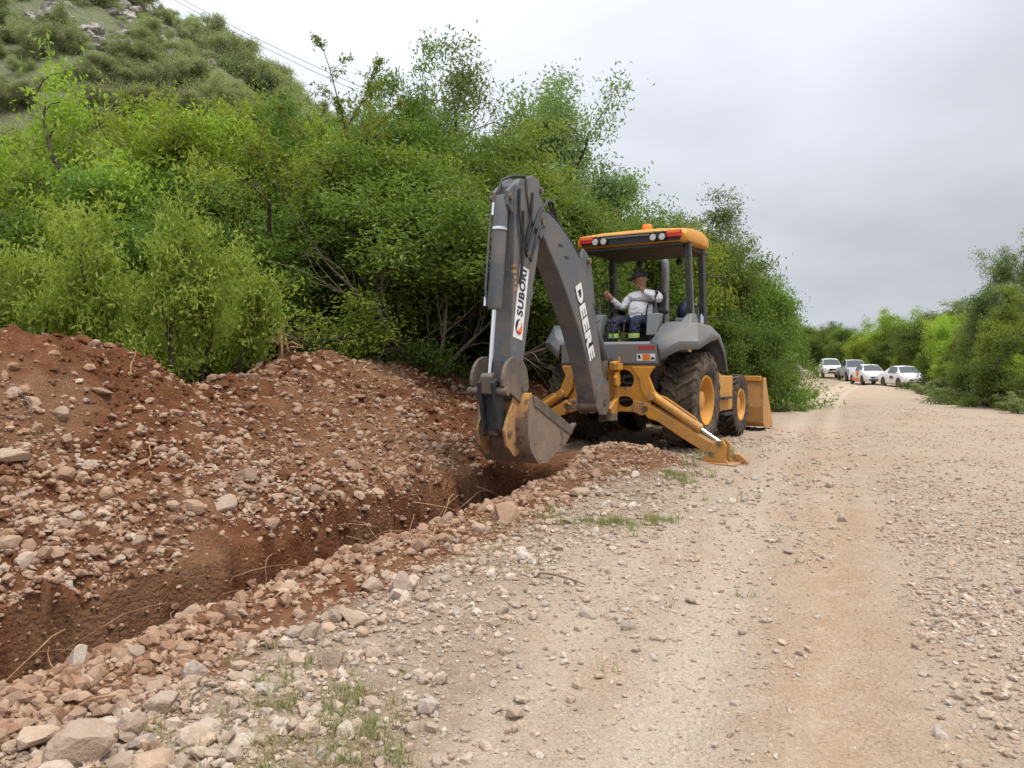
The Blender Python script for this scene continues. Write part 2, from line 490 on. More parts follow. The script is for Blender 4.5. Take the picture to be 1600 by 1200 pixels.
# earth: one material for the whole ground, steered by what lies where
def make_earth():
    m, nt, out = mat_new('earth'); g = NT(nt)
    at = g.n('ShaderNodeAttribute', attribute_name='surf')
    sep = g.n('ShaderNodeSeparateColor'); g.l(at.outputs['Color'], sep.inputs[0])
    soil, road, track = sep.outputs[0], sep.outputs[1], sep.outputs[2]
    tc = g.n('ShaderNodeTexCoord').outputs['Object']
    big = g.noise(tc, 0.8, 4); mid = g.noise(tc, 6, 5, 0.6); fine = g.noise(tc, 45, 4, 0.65); grit = g.noise(tc, 170, 3, 0.7)
    vor = g.n('ShaderNodeTexVoronoi'); vor.inputs['Scale'].default_value = 34; g.l(tc, vor.inputs['Vector'])
    vor2 = g.n('ShaderNodeTexVoronoi'); vor2.inputs['Scale'].default_value = 85; g.l(tc, vor2.inputs['Vector'])
    # natural ground: pale stony earth with litter
    nat = g.mix(g.rng(mid, 0.35, 0.65), (0.47, 0.37, 0.275), (0.36, 0.265, 0.185))
    nat = g.mix(g.rng(fine, 0.5, 0.7, 0, 0.6), nat, (0.58, 0.49, 0.40))
    # road: dusty limestone fines
    rd = g.mix(g.rng(mid, 0.3, 0.7), (0.60, 0.49, 0.38), (0.50, 0.395, 0.295))
    rd = g.mix(g.rng(big, 0.47, 0.66, 0, 0.55), rd, (0.52, 0.355, 0.23))
    rd = g.mix(g.rng(track, 0.25, 0.9, 0, 0.7), rd, (0.67, 0.555, 0.435))
    rd = g.mix(g.math('MULTIPLY', at.outputs['Alpha'], g.rng(mid, 0.3, 0.7, 0.25, 0.8)), rd, (0.50, 0.32, 0.195))
    rd = g.mix(g.rng(fine, 0.52, 0.70, 0, 0.55), rd, (0.56, 0.47, 0.375))
    rd = g.mix(g.rng(grit, 0.56, 0.72, 0, 0.55), rd, (0.25, 0.175, 0.12))
    c = g.mix(road, nat, rd)
    # freshly dug red soil
    so = g.mix(g.rng(mid, 0.32, 0.66), (0.125, 0.042, 0.018), (0.25, 0.108, 0.050))
    so = g.mix(g.rng(big, 0.46, 0.64, 0, 0.7), so, (0.33, 0.19, 0.11))
    so = g.mix(g.rng(fine, 0.55, 0.72, 0, 0.5), so, (0.33, 0.195, 0.12))
    so = g.mix(g.rng(grit, 0.58, 0.74, 0, 0.5), so, (0.075, 0.03, 0.016))
    sm = g.rng(g.math('ADD', soil, g.math('MULTIPLY', g.math('SUBTRACT', mid, 0.5), 0.9)), 0.30, 0.62)
    c = g.mix(sm, c, so)
    tint = g.mix(g.rng(vor.outputs['Distance'], 0.0, 0.5, 0.0, 0.35), (1, 1, 1), (0.6, 0.56, 0.52))
    c = g.mix(1.0, c, tint, 'MULTIPLY')
    h = g.math('ADD', g.math('MULTIPLY', vor.outputs['Distance'], -0.5), g.math('MULTIPLY', fine, 0.8))
    h = g.math('ADD', h, g.math('MULTIPLY', mid, 1.0))
    nm = g.bump(h, 0.9, 0.04)
    h2 = g.math('ADD', g.math('MULTIPLY', vor2.outputs['Distance'], -0.6), grit)
    nm = g.bump(h2, 0.6, 0.010, nm)
    g.bsdf(out, c, 0.95, 0, nm, 0.15)
    return m
M['earth'] = make_earth()
surf_all = np.stack([FD['soil'].ravel(), FD['road'].ravel(), np.clip(FD['track'], 0, 1).ravel(), (np.exp(-((FD['q'] - 0.28 + 0.25 * fbm(GX * 0.8, GY * 0.8, 2, 85)) / 0.30) ** 2) * np.clip(0.75 + 1.2 * fbm(GX * 0.35, GY * 0.35, 3, 87), 0, 1) * np.exp(-np.clip(GY - 5, 0, None) / 7)).ravel()], 1).astype(np.float32)
setting = {}
for k, nm in enumerate(('ground', 'road', 'spoil_heap', 'trench')):
    fq = quads[cls == k]
    used, invx = np.unique(fq.ravel(), return_inverse=True)
    me = np_mesh(nm, V[used], invx, 4, True)
    ca = me.attributes.new('surf', 'FLOAT_COLOR', 'POINT')
    ca.data.foreach_set('color', surf_all[used].ravel())
    o = link(nm, me, M['earth'])
    setting[nm] = tag(o, kind='structure')
setting['ground']['label'] = 'pale stony ground under the scrub and along the verges'
setting['road']['label'] = 'dusty beige gravel track with worn wheel ruts'
setting['spoil_heap']['label'] = 'long heap of red brown soil and stones beside the trench'
setting['trench']['label'] = 'freshly dug trench with red soil walls and cut roots'
for o in setting.values():
    o['category'] = {'ground': 'ground', 'road': 'road', 'spoil_heap': 'soil heap', 'trench': 'trench'}[o.name]

# ---------------------------------------------------------------- stones
def make_stone_mat(name, obj_random=False):
    m, nt, out = mat_new(name); g = NT(nt)
    tc = g.n('ShaderNodeTexCoord').outputs['Object']
    if obj_random:
        rnd = g.n('ShaderNodeObjectInfo').outputs['Random']
        soil = g.n('ShaderNodeAttribute', attribute_type='OBJECT', attribute_name='soil').outputs['Fac']
    else:
        rnd = g.n('ShaderNodeNewGeometry').outputs['Random Per Island']
        soil = g.n('ShaderNodeAttribute', attribute_name='soil').outputs['Fac']
    ramp = g.n('ShaderNodeValToRGB'); g.l(rnd, ramp.inputs[0])
    cr = ramp.color_ramp
    cr.elements[0].position = 0; cr.elements[0].color = (0.42, 0.335, 0.26, 1)
    cr.elements[1].position = 1; cr.elements[1].color = (0.60, 0.53, 0.45, 1)
    for p, c in ((0.2, (0.34, 0.275, 0.215)), (0.4, (0.50, 0.41, 0.315)), (0.55, (0.40, 0.36, 0.32)), (0.75, (0.50, 0.37, 0.26)), (0.9, (0.52, 0.45, 0.37))):
        e = cr.elements.new(p); e.color = (*c, 1)
    r2 = g.n('ShaderNodeValToRGB'); g.l(rnd, r2.inputs[0])
    cr = r2.color_ramp
    cr.elements[0].position = 0; cr.elements[0].color = (0.33, 0.205, 0.135, 1)
    cr.elements[1].position = 1; cr.elements[1].color = (0.48, 0.355, 0.255, 1)
    for p, c in ((0.15, (0.17, 0.070, 0.034)), (0.3, (0.37, 0.225, 0.14)), (0.48, (0.21, 0.10, 0.054)), (0.66, (0.43, 0.295, 0.20)), (0.82, (0.26, 0.13, 0.07))):
        e = cr.elements.new(p); e.color = (*c, 1)
    c = g.mix(soil, ramp.outputs[0], r2.outputs[0])
    n2 = g.noise(tc, 110 if not obj_random else 9, 4, 0.6)
    n0 = g.noise(tc, 26 if not obj_random else 2.2, 5, 0.65)
    c = g.mix(g.rng(n0, 0.42, 0.62, 0, 0.5), c, (0.33, 0.215, 0.145))
    c = g.mix(g.rng(n2, 0.55, 0.75, 0, 0.35), c, (0.60, 0.54, 0.46))
    nm = g.bump(g.math('ADD', n0, g.math('MULTIPLY', n2, 0.4)), 0.6, 0.012 if not obj_random else 0.02)
    g.bsdf(out, c, 0.92, 0, nm, 0.2)
    return m
M['stone'] = make_stone_mat('stone')
M['stone_obj'] = make_stone_mat('rock', True)

rs = np.random.default_rng(5)
def ico(sub):
    bm = bmesh.new(); bmesh.ops.create_icosphere(bm, subdivisions=sub, radius=1.0)
    bm.verts.ensure_lookup_table()
    v = np.array([p.co[:] for p in bm.verts]); f = np.array([[q.index for q in fc.verts] for fc in bm.faces])
    bm.free(); return v, f
IV1, IF1 = ico(1)
IV2, IF2 = ico(2)
IV3, IF3 = ico(3)
def rock_shape(iv, rng, rough=0.22, cuts=5):
    """an angular lump: a ball shaved by random planes"""
    v = iv.copy()
    v *= (1 + rng.normal(0, rough * 0.35, (len(v), 1)))
    for _ in range(cuts):
        d = rng.normal(size=3); d /= np.linalg.norm(d)
        h = rng.uniform(0.45, 0.85)
        t = v @ d
        v = v - np.outer(np.clip(t - h, 0, None), d) * 0.92
    v *= np.array([1.0, rng.uniform(0.62, 0.95), rng.uniform(0.42, 0.78)])
    return v
def rot_mats(n, rng, tilt=0.5):
    a = rng.uniform(0, 2 * np.pi, n); b = rng.normal(0, tilt, n); c = rng.normal(0, tilt, n)
    ca, sa, cb, sb, cc, s_ = np.cos(a), np.sin(a), np.cos(b), np.sin(b), np.cos(c), np.sin(c)
    Z = np.zeros(n); O1 = np.ones(n)
    Rz = np.stack([ca, -sa, Z, sa, ca, Z, Z, Z, O1], 1).reshape(n, 3, 3)
    Rx = np.stack([O1, Z, Z, Z, cb, -sb, Z, sb, cb], 1).reshape(n, 3, 3)
    Ry = np.stack([cc, Z, s_, Z, O1, Z, -s_, Z, cc], 1).reshape(n, 3, 3)
    return Rz @ Rx @ Ry
def scatter_stones(name, X, Y, size, rng, parent, sink=0.25, soil=None, lab=None):
    F = fields(X, Y)
    n = len(X)
    shapes = [rock_shape(IV1, rng, 0.3, 4) for _ in range(10)]
    pick = rng.integers(0, 10, n)
    SH = np.stack(shapes)[pick] * size[:, None, None]
    RM = rot_mats(n, rng, 0.35)
    W = np.einsum('nij,nkj->nki', RM, SH)
    # rest on the slope
    W[:, :, 0] += X[:, None]; W[:, :, 1] += Y[:, None]
    W[:, :, 2] += (F['z'] + size * (0.5 - sink))[:, None]
    k = W.shape[1]
    fac = (IF1[None] + (np.arange(n) * k)[:, None, None]).reshape(-1, 3)
    me = np_mesh(name, W.reshape(-1, 3), fac, 3, False)
    at = me.attributes.new('soil', 'FLOAT', 'POINT')
    so = F['soil'] if soil is None else soil
    so = np.clip(so * rng.uniform(0.75, 1.25, n), 0, 1)
    at.data.foreach_set('value', np.repeat(so, k).astype(np.float32))
    o = link(name, me, M['stone'], parent)
    o['kind'] = 'stuff'
    if lab: o['label'] = lab
    return o
def sample_ns(cnt, nr, sr, rng, falloff=1.0, dens=None):
    """random spots in a strip of trench coordinates, thinning out with distance from the viewer"""
    out = []
    tot = 0
    while tot < cnt:
        n = rng.uniform(nr[0], nr[1], 20000); s = rng.uniform(sr[0], sr[1], 20000)
        X, Y = to_xy(n, s)
        d = np.hypot(X, Y)
        p = np.clip((3.0 / np.maximum(d, 0.5)) ** falloff, 0, 1)
        if dens is not None: p = p * dens(n, s, X, Y)
        ang = np.degrees(np.arctan2(X, Y))
        ok = (rng.random(20000) < p) & (np.abs(ang) < 40) & (Y > 1.6)
        out.append(np.stack([X[ok], Y[ok]], 1)); tot += ok.sum()
    A = np.concatenate(out)[:cnt]
    return A[:, 0], A[:, 1]
def clump(X, Y, sc_, seed, lo=-0.15, hi=0.25):
    return sstep(lo, hi, fbm(X * sc_, Y * sc_, 3, seed))
# heap rubble
def d_heap(n, s, X, Y):
    F = fields(X, Y)
    low = sstep(2.6, 1.2, n) if False else np.clip((3.3 - n) / 2.2, 0.32, 1.0)
    band = sstep(0.72, 0.85, n) * (1 - sstep(1.6, 2.2, n)) * (1 - sstep(5.5, 7, s))
    near = 1 + 1.3 * band * (1 - sstep(1.5, 3.5, s))
    return np.clip(np.maximum(F['heap'], band) * (1 - F['inside']) * (0.25 + 0.75 * clump(X, Y, 1.3, 101)) * (0.35 + 0.65 * low) * near * 0.6, 0, 1)
X, Y = sample_ns(17000, (0.7, 4.6), (-1.4, 16), rs, 0.9, d_heap)
S = np.clip(rs.lognormal(-4.35, 0.6, len(X)), 0.006, 0.06) * np.clip(np.hypot(X, Y) / 6, 0.8, 1.6)
scatter_stones('rubble', X, Y, S, rs, setting['spoil_heap'], 0.45, None, 'small stones scattered through the soil of the heap')
def d_clod(n, s, X, Y):
    F = fields(X, Y)
    return np.clip((F['heap'] + 0.4 * np.exp(-((n + 0.1) / 0.3) ** 2)) * (1 - F['inside']) * clump(X, Y, 1.7, 113, -0.2, 0.2), 0, 1)
X, Y = sample_ns(5000, (-0.5, 4.4), (-1.4, 13), rs, 0.7, d_clod)
S = np.clip(rs.lognormal(-3.75, 0.55, len(X)), 0.012, 0.09)
clods = scatter_stones('soil_clods', X, Y, S, rs, setting['spoil_heap'], 0.5, None, 'crumbly red clods of dug soil')
clods.data.materials.clear(); clods.data.materials.append(M['earth'])
ca = clods.data.attributes.new('surf', 'FLOAT_COLOR', 'POINT'); ca.data.foreach_set('color', np.tile(np.array([1, 0, 0, 0], np.float32), len(clods.data.vertices)))
def d_foot(n, s, X, Y):
    F = fields(X, Y)
    return (1 - F['inside']) * sstep(0.75, 0.9, n) * (1 - sstep(1.9, 2.7, n)) * (0.35 + 0.65 * (1 - sstep(2.0, 4.5, s))) * (0.15 + 0.85 * clump(X, Y, 1.1, 117, -0.2, 0.15))
X, Y = sample_ns(3000, (0.75, 2.8), (-1.4, 8), rs, 0.6, d_foot)
S = np.clip(rs.lognormal(-3.72, 0.42, len(X)), 0.012, 0.07)
scatter_stones('rubble', X, Y, S, rs, setting['spoil_heap'], 0.35, np.clip(rs.normal(0.7, 0.25, len(X)), 0, 1), 'angular rubble along the foot of the heap')
# trench sides: a few embedded stones
def d_tr(n, s, X, Y):
    return fields(X, Y)['inside'] > 0.15
X, Y = sample_ns(800, (-0.1, 1.0), (-1.4, 6.2), rs, 0.6, d_tr)
S = np.clip(rs.lognormal(-4.3, 0.5, len(X)), 0.008, 0.045)
scatter_stones('rubble', X, Y, S, rs, setting['trench'], 0.4)
def d_wall(n, s, X, Y):
    F = fields(X, Y)
    return (F['inside'] > 0.04) & (F['inside'] < 0.97) & (n > 0.4)
X, Y = sample_ns(500, (0.4, 1.1), (-1.4, 6.1), rs, 0.5, d_wall)
S = np.clip(rs.lognormal(-4.2, 0.6, len(X)), 0.008, 0.055)
scatter_stones('rubble', X, Y, S, rs, setting['trench'], 0.75, np.full(len(X), 1.6))
# rubble along the near lip and the verge
def d_lip(n, s, X, Y):
    F = fields(X, Y)
    return (1 - F['inside']) * np.exp(-np.clip(-n - 0.25, 0, None) / 0.55) * (0.35 + 0.65 * clump(X, Y, 1.6, 103)) * (1 - sstep(6.5, 9, s))
X, Y = sample_ns(8500, (-2.2, 0.05), (-1.6, 9), rs, 0.9, d_lip)
S = np.clip(rs.lognormal(-4.15, 0.6, len(X)), 0.008, 0.06)
scatter_stones('rubble', X, Y, S, rs, setting['ground'], 0.25, None, 'loose stones heaped along the lip of the trench')
def d_verge(n, s, X, Y):
    F = fields(X, Y)
    return (1 - F['road'] * 0.75) * (1 - F['inside']) * (0.25 + 0.75 * clump(X, Y, 1.1, 105))
X, Y = sample_ns(9500, (-3.0, -0.5), (-1.8, 12), rs, 1.2, d_verge)
S = np.clip(rs.lognormal(-4.55, 0.5, len(X)), 0.005, 0.035) * np.clip(np.hypot(X, Y) / 5, 0.9, 1.3)
scatter_stones('gravel', X, Y, S, rs, setting['ground'], 0.3, None, 'pale loose gravel on the verge')
# road gravel
def d_road(n, s, X, Y):
    F = fields(X, Y)
    q = F['q']
    ridge = 0.30 + 1.0 * sstep(0.55, 0.95, q) * (1 - 0.5 * sstep(2.0, 3.0, q)) + 0.35 * np.exp(-((q + 0.02) / 0.14) ** 2) + 0.2 * np.exp(-((q + 0.75) / 0.15) ** 2)
    return F['road'] * (1 - 0.75 * np.clip(F['track'], 0, 1)) * ridge * (0.2 + 0.8 * clump(X, Y, 0.9, 107))
X, Y = sample_ns(12000, (-9.0, 0.5), (-1.8, 22), rs, 1.5, d_road)
S = np.clip(rs.lognormal(-5.0, 0.5, len(X)), 0.0035, 0.024) * np.clip(np.hypot(X, Y) / 5, 0.85, 1.3)
scatter_stones('gravel', X, Y, S, rs, setting['road'], 0.35, np.clip(rs.normal(0.15, 0.1, len(X)), 0, 1), 'loose limestone gravel on the track')
def d_fine(n, s, X, Y):
    F = fields(X, Y)
    return F['road'] * (1 - 0.55 * np.clip(F['track'], 0, 1)) * (0.25 + 0.75 * clump(X, Y, 2.0, 111))
X, Y = sample_ns(7500, (-6.0, -1.5), (-1.8, 5), rs, 2.0, d_fine)
S = np.clip(rs.lognormal(-5.5, 0.35, len(X)), 0.0025, 0.008)
scatter_stones('gravel', X, Y, S, rs, setting['road'], 0.35, np.clip(rs.normal(0.2, 0.12, len(X)), 0, 1), 'fine grit on the track')
def d_wind(n, s, X, Y):
    F = fields(X, Y)
    return sstep(0.55, 0.85, F['q']) * (1 - sstep(2.0, 3.0, F['q'])) * (0.25 + 0.75 * clump(X, Y, 1.2, 109))
X, Y = sample_ns(5500, (-6.0, -2.5), (-1.8, 9), rs, 2.2, d_wind)
S = np.clip(rs.lognormal(-4.45, 0.5, len(X)), 0.006, 0.04)
scatter_stones('gravel', X, Y, S, rs, setting['road'], 0.3, np.clip(rs.normal(0.12, 0.1, len(X)), 0, 1), 'windrow of coarser loose gravel along the track')

# larger stones: each one an object, on the heap, the lip and the track
rock_meshes = []
for i in range(12):
    v = rock_shape(IV2, rs, 0.16, 6)
    me = np_mesh('rock', v, IF2, 3, False)
    me.materials.append(M['stone_obj'])
    rock_meshes.append(me)
def put_rock(x, y, size, parent, z=None, sink=0.3, name='stone', tilt=0.3, mesh=None, soil=None):
    F = fields(np.array([x]), np.array([y]))
    zz = float(F['z'][0]) if z is None else z
    o = bpy.data.objects.new(name, mesh or rock_meshes[int(rs.integers(0, 12))])
    col.objects.link(o)
    o.location = (x, y, zz + size * (0.55 - sink))
    o.rotation_euler = (rs.normal(0, tilt), rs.normal(0, tilt), rs.uniform(0, 6.28))
    o.scale = (size,) * 3
    o['soil'] = float(np.clip((F['soil'][0] if soil is None else soil) * rs.uniform(0.5, 1.1), 0, 1))
    if parent: o.parent = parent
    return o
for cnt, nr, sr, dn, lo, hi, par in (
        (150, (0.85, 3.4), (-1.4, 9), d_heap, 0.035, 0.085, 'spoil_heap'),
        (110, (-1.1, 0.0), (-1.5, 6.5), d_lip, 0.035, 0.080, 'ground'),
        (40, (-3.0, -0.8), (-1.5, 7), d_verge, 0.03, 0.06, 'ground'),
        (24, (-6, -2.5), (-1.5, 6), d_wind, 0.022, 0.042, 'road')):
    X, Y = sample_ns(cnt, nr, sr, rs, 0.7, dn)
    for x, y in zip(X, Y):
        put_rock(float(x), float(y), float(rs.uniform(lo, hi) ** 1.0), setting[par])

# singled-out boulders
def boulder(x, y, size, label, seed, cuts=6, stretch=(1, 1, 1), soil=0.3, rz=0.0, tilt=0.15, sink=0.25):
    rg = np.random.default_rng(seed)
    v = rock_shape(IV3, rg, 0.10, cuts + 5) * np.array(stretch)
    v = v * (1 + 0.10 * fbm(v[:, 0] * 1.8 + seed, v[:, 1] * 1.8 + v[:, 2] * 2.3, 3, seed))[:, None]
    me = np_mesh('boulder', v, IF3, 3, False); me.materials.append(M['stone_obj'])
    o = put_rock(x, y, size, None, sink=sink, name='boulder', tilt=tilt, mesh=me, soil=soil)
    o.rotation_euler = (rg.normal(0, tilt), rg.normal(0, tilt), rz)
    tag(o, label, 'boulder', 'boulders beside the trench')
    return o
def gpt(px, py):
    """the spot on the ground seen at a place of the photograph (found by marching along the sight line)"""
    P = math.atan(40 / 1200.0)
    dx = (px - 800) / 1200.0; dz = -(py - 600) / 1200.0
    d = (dx, math.cos(P) + dz * math.sin(P), dz * math.cos(P) - math.sin(P))
    t = np.linspace(1.5, 40, 6000)
    X = d[0] * t; Y = d[1] * t; Z = CAM_H + d[2] * t
    g = ground_z(X, Y)
    i = int(np.argmax(g >= Z))
    return float(X[i]), float(Y[i])
for (px, py, sz, lab, sd, st, so, rz) in (
        (630, 922, 0.10, 'squarish tan boulder standing alone on the verge by the trench lip', 2, (0.9, 0.9, 1.5), 0.35, 0.4),
        (521, 1040, 0.08, 'rounded pale tan stone lying alone on the gravel verge', 3, (0.9, 1, 1.25), 0.2, 0.2),
        (790, 812, 0.16, 'big soil crusted round boulder at the trench lip in front of the digging bucket', 4, (0.95, 1, 1.35), 1.0, 0.9),
        (121, 1045, 0.085, 'pointed pale wedge of rock standing on the trench edge', 6, (0.6, 0.8, 1.9), 0.15, 0.3),
        (487, 995, 0.085, 'blocky brown boulder beside a flat slab on the trench lip', 7, (1, 1, 1.2), 0.6, 0.5),
        (553, 975, 0.10, 'flat brown slab of rock on the trench lip beside a blocky boulder', 8, (1.3, 0.8, 0.7), 0.7, -0.5),
        (128, 1185, 0.13, 'large cracked grey brown boulder half sunk in the rubble at the verge', 9, (1, 1, 1), 0.45, 0.1),
        (50, 1165, 0.09, 'grey streaked boulder next to the large cracked boulder', 10, (1, 1, 1.2), 0.2, 0.6),
        (235, 1198, 0.09, 'rounded tan boulder with dust on top near the large cracked boulder', 12, (1, 1, 1), 0.4, 0.6),
        (205, 1150, 0.085, 'tilted pinkish boulder leaning in the rubble pile', 13, (1, 0.8, 1.4), 0.55, 1.2),
        (308, 1065, 0.08, 'light tan oblong rock on top of the small rubble pile', 14, (0.8, 0.8, 1.5), 0.25, 0.9),
        (252, 1110, 0.08, 'round grey rock with a flat face in the rubble pile', 15, (1, 1, 1.2), 0.3, 0.2),
        (25, 720, 0.11, 'long pale slab of rock lying on the slope of the soil heap', 16, (1.4, 0.9, 0.8), 0.35, 0.3),
        (905, 775, 0.10, 'brown boulder on the loose soil behind the digging bucket', 17, (1.2, 1, 1.1), 0.8, 0.2),
        (938, 775, 0.08, 'small rounded tan boulder on the loose soil next to a brown one', 18, (1, 1, 1.1), 0.4, 0.2),
        (380, 750, 0.12, 'round reddish boulder low on the slope of the soil heap', 19, (1, 1, 1.2), 0.8, 0.2),
        (300, 800, 0.10, 'grey boulder in the stones at the foot of the soil heap', 20, (1, 1, 1.2), 0.75, 0.2),
        (350, 795, 0.11, 'reddish angular boulder at the foot of the soil heap', 21, (1.1, 0.9, 1.2), 0.9, 0.9),
        ):
    x, y = gpt(px, py)
    boulder(x, y, sz, lab, sd, 6, st, so, rz)

# ---------------------------------------------------------------- hillside
def hill_z(X, Y):
    X = np.asarray(X, float); Y = np.asarray(Y, float)
    d = np.hypot((X + 135) / 168.0, (Y - 150) / 108.0)
    h = 110 * np.clip(1 - d, 0, None)
    h = h * (1 + 0.10 * fbm(X * 0.02, Y * 0.02, 3, 201)) + sstep(0, 8, h) * (3.5 * fbm(X * 0.06, Y * 0.06, 4, 203))
    return h - 0.6
hx = np.linspace(-310, 40, 150); hy = np.linspace(38, 262, 130)
HX, HY = np.meshgrid(hx, hy, indexing='ij')
HZ = hill_z(HX, HY)
HI = np.arange(HX.size).reshape(HX.shape)
hq = np.stack([HI[:-1, :-1], HI[1:, :-1], HI[1:, 1:], HI[:-1, 1:]], -1).reshape(-1, 4)
def make_hill_mat():
    m, nt, out = mat_new('hill_earth'); g = NT(nt)
    tc = g.n('ShaderNodeTexCoord').outputs['Object']
    a = g.noise(tc, 0.10, 5, 0.6); b = g.noise(tc, 0.7, 5, 0.65); c_ = g.noise(tc, 3, 4, 0.65)
    c = g.mix(g.rng(b, 0.35, 0.65), (0.145, 0.175, 0.085), (0.215, 0.225, 0.125))
    c = g.mix(g.rng(a, 0.58, 0.68), c, (0.33, 0.31, 0.28))
    c = g.mix(g.rng(c_, 0.5, 0.7, 0, 0.5), c, (0.34, 0.31, 0.27))
    g.bsdf(out, c, 0.95, 0, g.bump(g.math('ADD', b, g.math('MULTIPLY', c_, 0.4)), 0.8, 1.2), 0.1)
    return m
me = np_mesh('hillside', np.stack([HX.ravel(), HY.ravel(), HZ.ravel()], 1), hq.ravel(), 4, True)
o = link('hillside', me, make_hill_mat())
tag(o, 'steep scrub covered rocky hillside rising behind the trees', 'hillside', kind='structure')
# ---------------------------------------------------------------- vegetation
def leaf_mat(name, c0, c1, c2, trans=0.35):
    m, nt, out = mat_new(name); g = NT(nt)
    rnd = g.n('ShaderNodeNewGeometry').outputs['Random Per Island']
    oi = g.n('ShaderNodeObjectInfo').outputs['Random']
    c = g.mix(g.rng(rnd, 0.0, 0.75), c0, c1)
    c = g.mix(g.rng(rnd, 0.75, 1.0), c, c2)
    tc = g.n('ShaderNodeTexCoord').outputs['Object']
    big = g.noise(tc, 1.1, 2)
    c = g.mix(g.rng(big, 0.42, 0.62, 0, 0.5), c, c2)
    hs = g.n('ShaderNodeHueSaturation'); g.l(c, hs.inputs['Color'])
    g.l(g.rng(oi, 0, 1, 0.475, 0.502), hs.inputs['Hue']); g.l(g.rng(oi, 0, 1, 0.80, 1.30), hs.inputs['Value'])
    d = g.n('ShaderNodeBsdfPrincipled'); d.inputs['Roughness'].default_value = 0.55; d.inputs['Specular IOR Level'].default_value = 0.25
    t = g.n('ShaderNodeBsdfTranslucent')
    mx = g.n('ShaderNodeMixShader'); mx.inputs[0].default_value = trans
    g.l(hs.outputs[0], d.inputs['Base Color'])
    br = g.mix(1.0, hs.outputs[0], (1.35, 1.45, 0.7), 'MULTIPLY')
    g.l(br, t.inputs['Color'])
    g.l(d.outputs[0], mx.inputs[1]); g.l(t.outputs[0], mx.inputs[2]); g.l(mx.outputs[0], out.inputs['Surface'])
    return m
def bark_mat(name, c0, c1):
    m, nt, out = mat_new(name); g = NT(nt)
    tc = g.n('ShaderNodeTexCoord').outputs['Object']
    a = g.noise(tc, 9, 5, 0.65); b = g.noise(tc, 40, 4, 0.6)
    c = g.mix(g.rng(a, 0.35, 0.65), c0, c1)
    g.bsdf(out, c, 0.9, 0, g.bump(g.math('ADD', a, b), 0.6, 0.02), 0.15)
    return m
M['bark'] = bark_mat('bark', (0.045, 0.035, 0.027), (0.11, 0.09, 0.07))
M['deadwood'] = bark_mat('dead_wood', (0.13, 0.10, 0.075), (0.24, 0.19, 0.145))
M['root'] = bark_mat('root_bark', (0.26, 0.14, 0.075), (0.40, 0.25, 0.15))
LEAF = {
    'bright': leaf_mat('bright_leaf', (0.155, 0.250, 0.030), (0.235, 0.345, 0.048), (0.335, 0.43, 0.085), 0.40),
    'light': leaf_mat('light_green_leaf', (0.165, 0.255, 0.04), (0.25, 0.355, 0.06), (0.35, 0.44, 0.10), 0.38),
    'olive': leaf_mat('olive_leaf', (0.120, 0.185, 0.026), (0.185, 0.255, 0.040), (0.265, 0.325, 0.07)),
    'green': leaf_mat('green_leaf', (0.078, 0.145, 0.026), (0.125, 0.205, 0.040), (0.20, 0.28, 0.065)),
    'grey': leaf_mat('grey_green_leaf', (0.105, 0.165, 0.065), (0.16, 0.23, 0.095), (0.25, 0.315, 0.15)),
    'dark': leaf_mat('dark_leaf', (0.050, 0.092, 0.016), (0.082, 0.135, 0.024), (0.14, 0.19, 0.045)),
    'pale': leaf_mat('pale_leaf', (0.145, 0.19, 0.07), (0.215, 0.265, 0.11), (0.30, 0.35, 0.17)),
    'hill': leaf_mat('hazed_hill_leaf', (0.195, 0.235, 0.115), (0.265, 0.305, 0.155), (0.36, 0.39, 0.22), 0.25),  # leaf colour paled and greyed to stand in for haze over the hill
}
def grow(seed, stems, stem_len, ratios, kids, lean, wig, up, r0, bare=0.2, sub_angle=(0.5, 1.0), leader=0.0):
    """a branching skeleton: list of (points, radii, level); the last level are the twigs"""
    rg = random.Random(seed)
    out = []
    L = len(kids)
    def branch(p, d, ln, r, lev):
        k = 5 if lev < 2 else 3
        pts = [p.copy()]; rad = [r]
        q = p.copy(); dd = d.copy()
        for i in range(k):
            dd = (dd + Vector((rg.gauss(0, wig), rg.gauss(0, wig), rg.gauss(0, wig) + up))).normalized()
            q = q + dd * (ln / k)
            pts.append(q.copy()); rad.append(max(0.003, r * (1 - 0.62 * (i + 1) / k)))
        out.append((pts, rad, lev))
        if lev >= L: return
        n = kids[lev]
        for j in range(n):
            t = bare + (1 - bare) * (j + rg.random()) / n if lev == 0 else 0.15 + 0.85 * (j + rg.random()) / n
            if j == n - 1: t = 1.0
            f = t * k; i = min(int(f), k - 1); w = f - i
            pp = pts[i].lerp(pts[i + 1], w)
            axis_ = (pts[i + 1] - pts[i]).normalized()
            o = axis_.orthogonal().normalized()
            o.rotate(Matrix.Rotation(rg.uniform(0, 6.283), 3, axis_))
            a = rg.uniform(*sub_angle) * (0.35 if j == n - 1 else 1.0)
            nd = (axis_ * math.cos(a) + o * math.sin(a)).normalized()
            branch(pp, nd, ln * ratios[lev] * rg.uniform(0.7, 1.25) * (1.1 - 0.35 * t), max(0.004, rad[i] * 0.62), lev + 1)
    for i in range(stems):
        a = 2 * math.pi * (i + rg.random() * 0.7) / stems
        t = lean * rg.uniform(0.5, 1.25)
        d = Vector((math.cos(a) * math.sin(t), math.sin(a) * math.sin(t), math.cos(t)))
        branch(Vector((math.cos(a) * 0.06 * stems, math.sin(a) * 0.06 * stems, -0.15)), d, stem_len * rg.uniform(0.8, 1.15), r0 * rg.uniform(0.75, 1.15), 0)
    return out, L
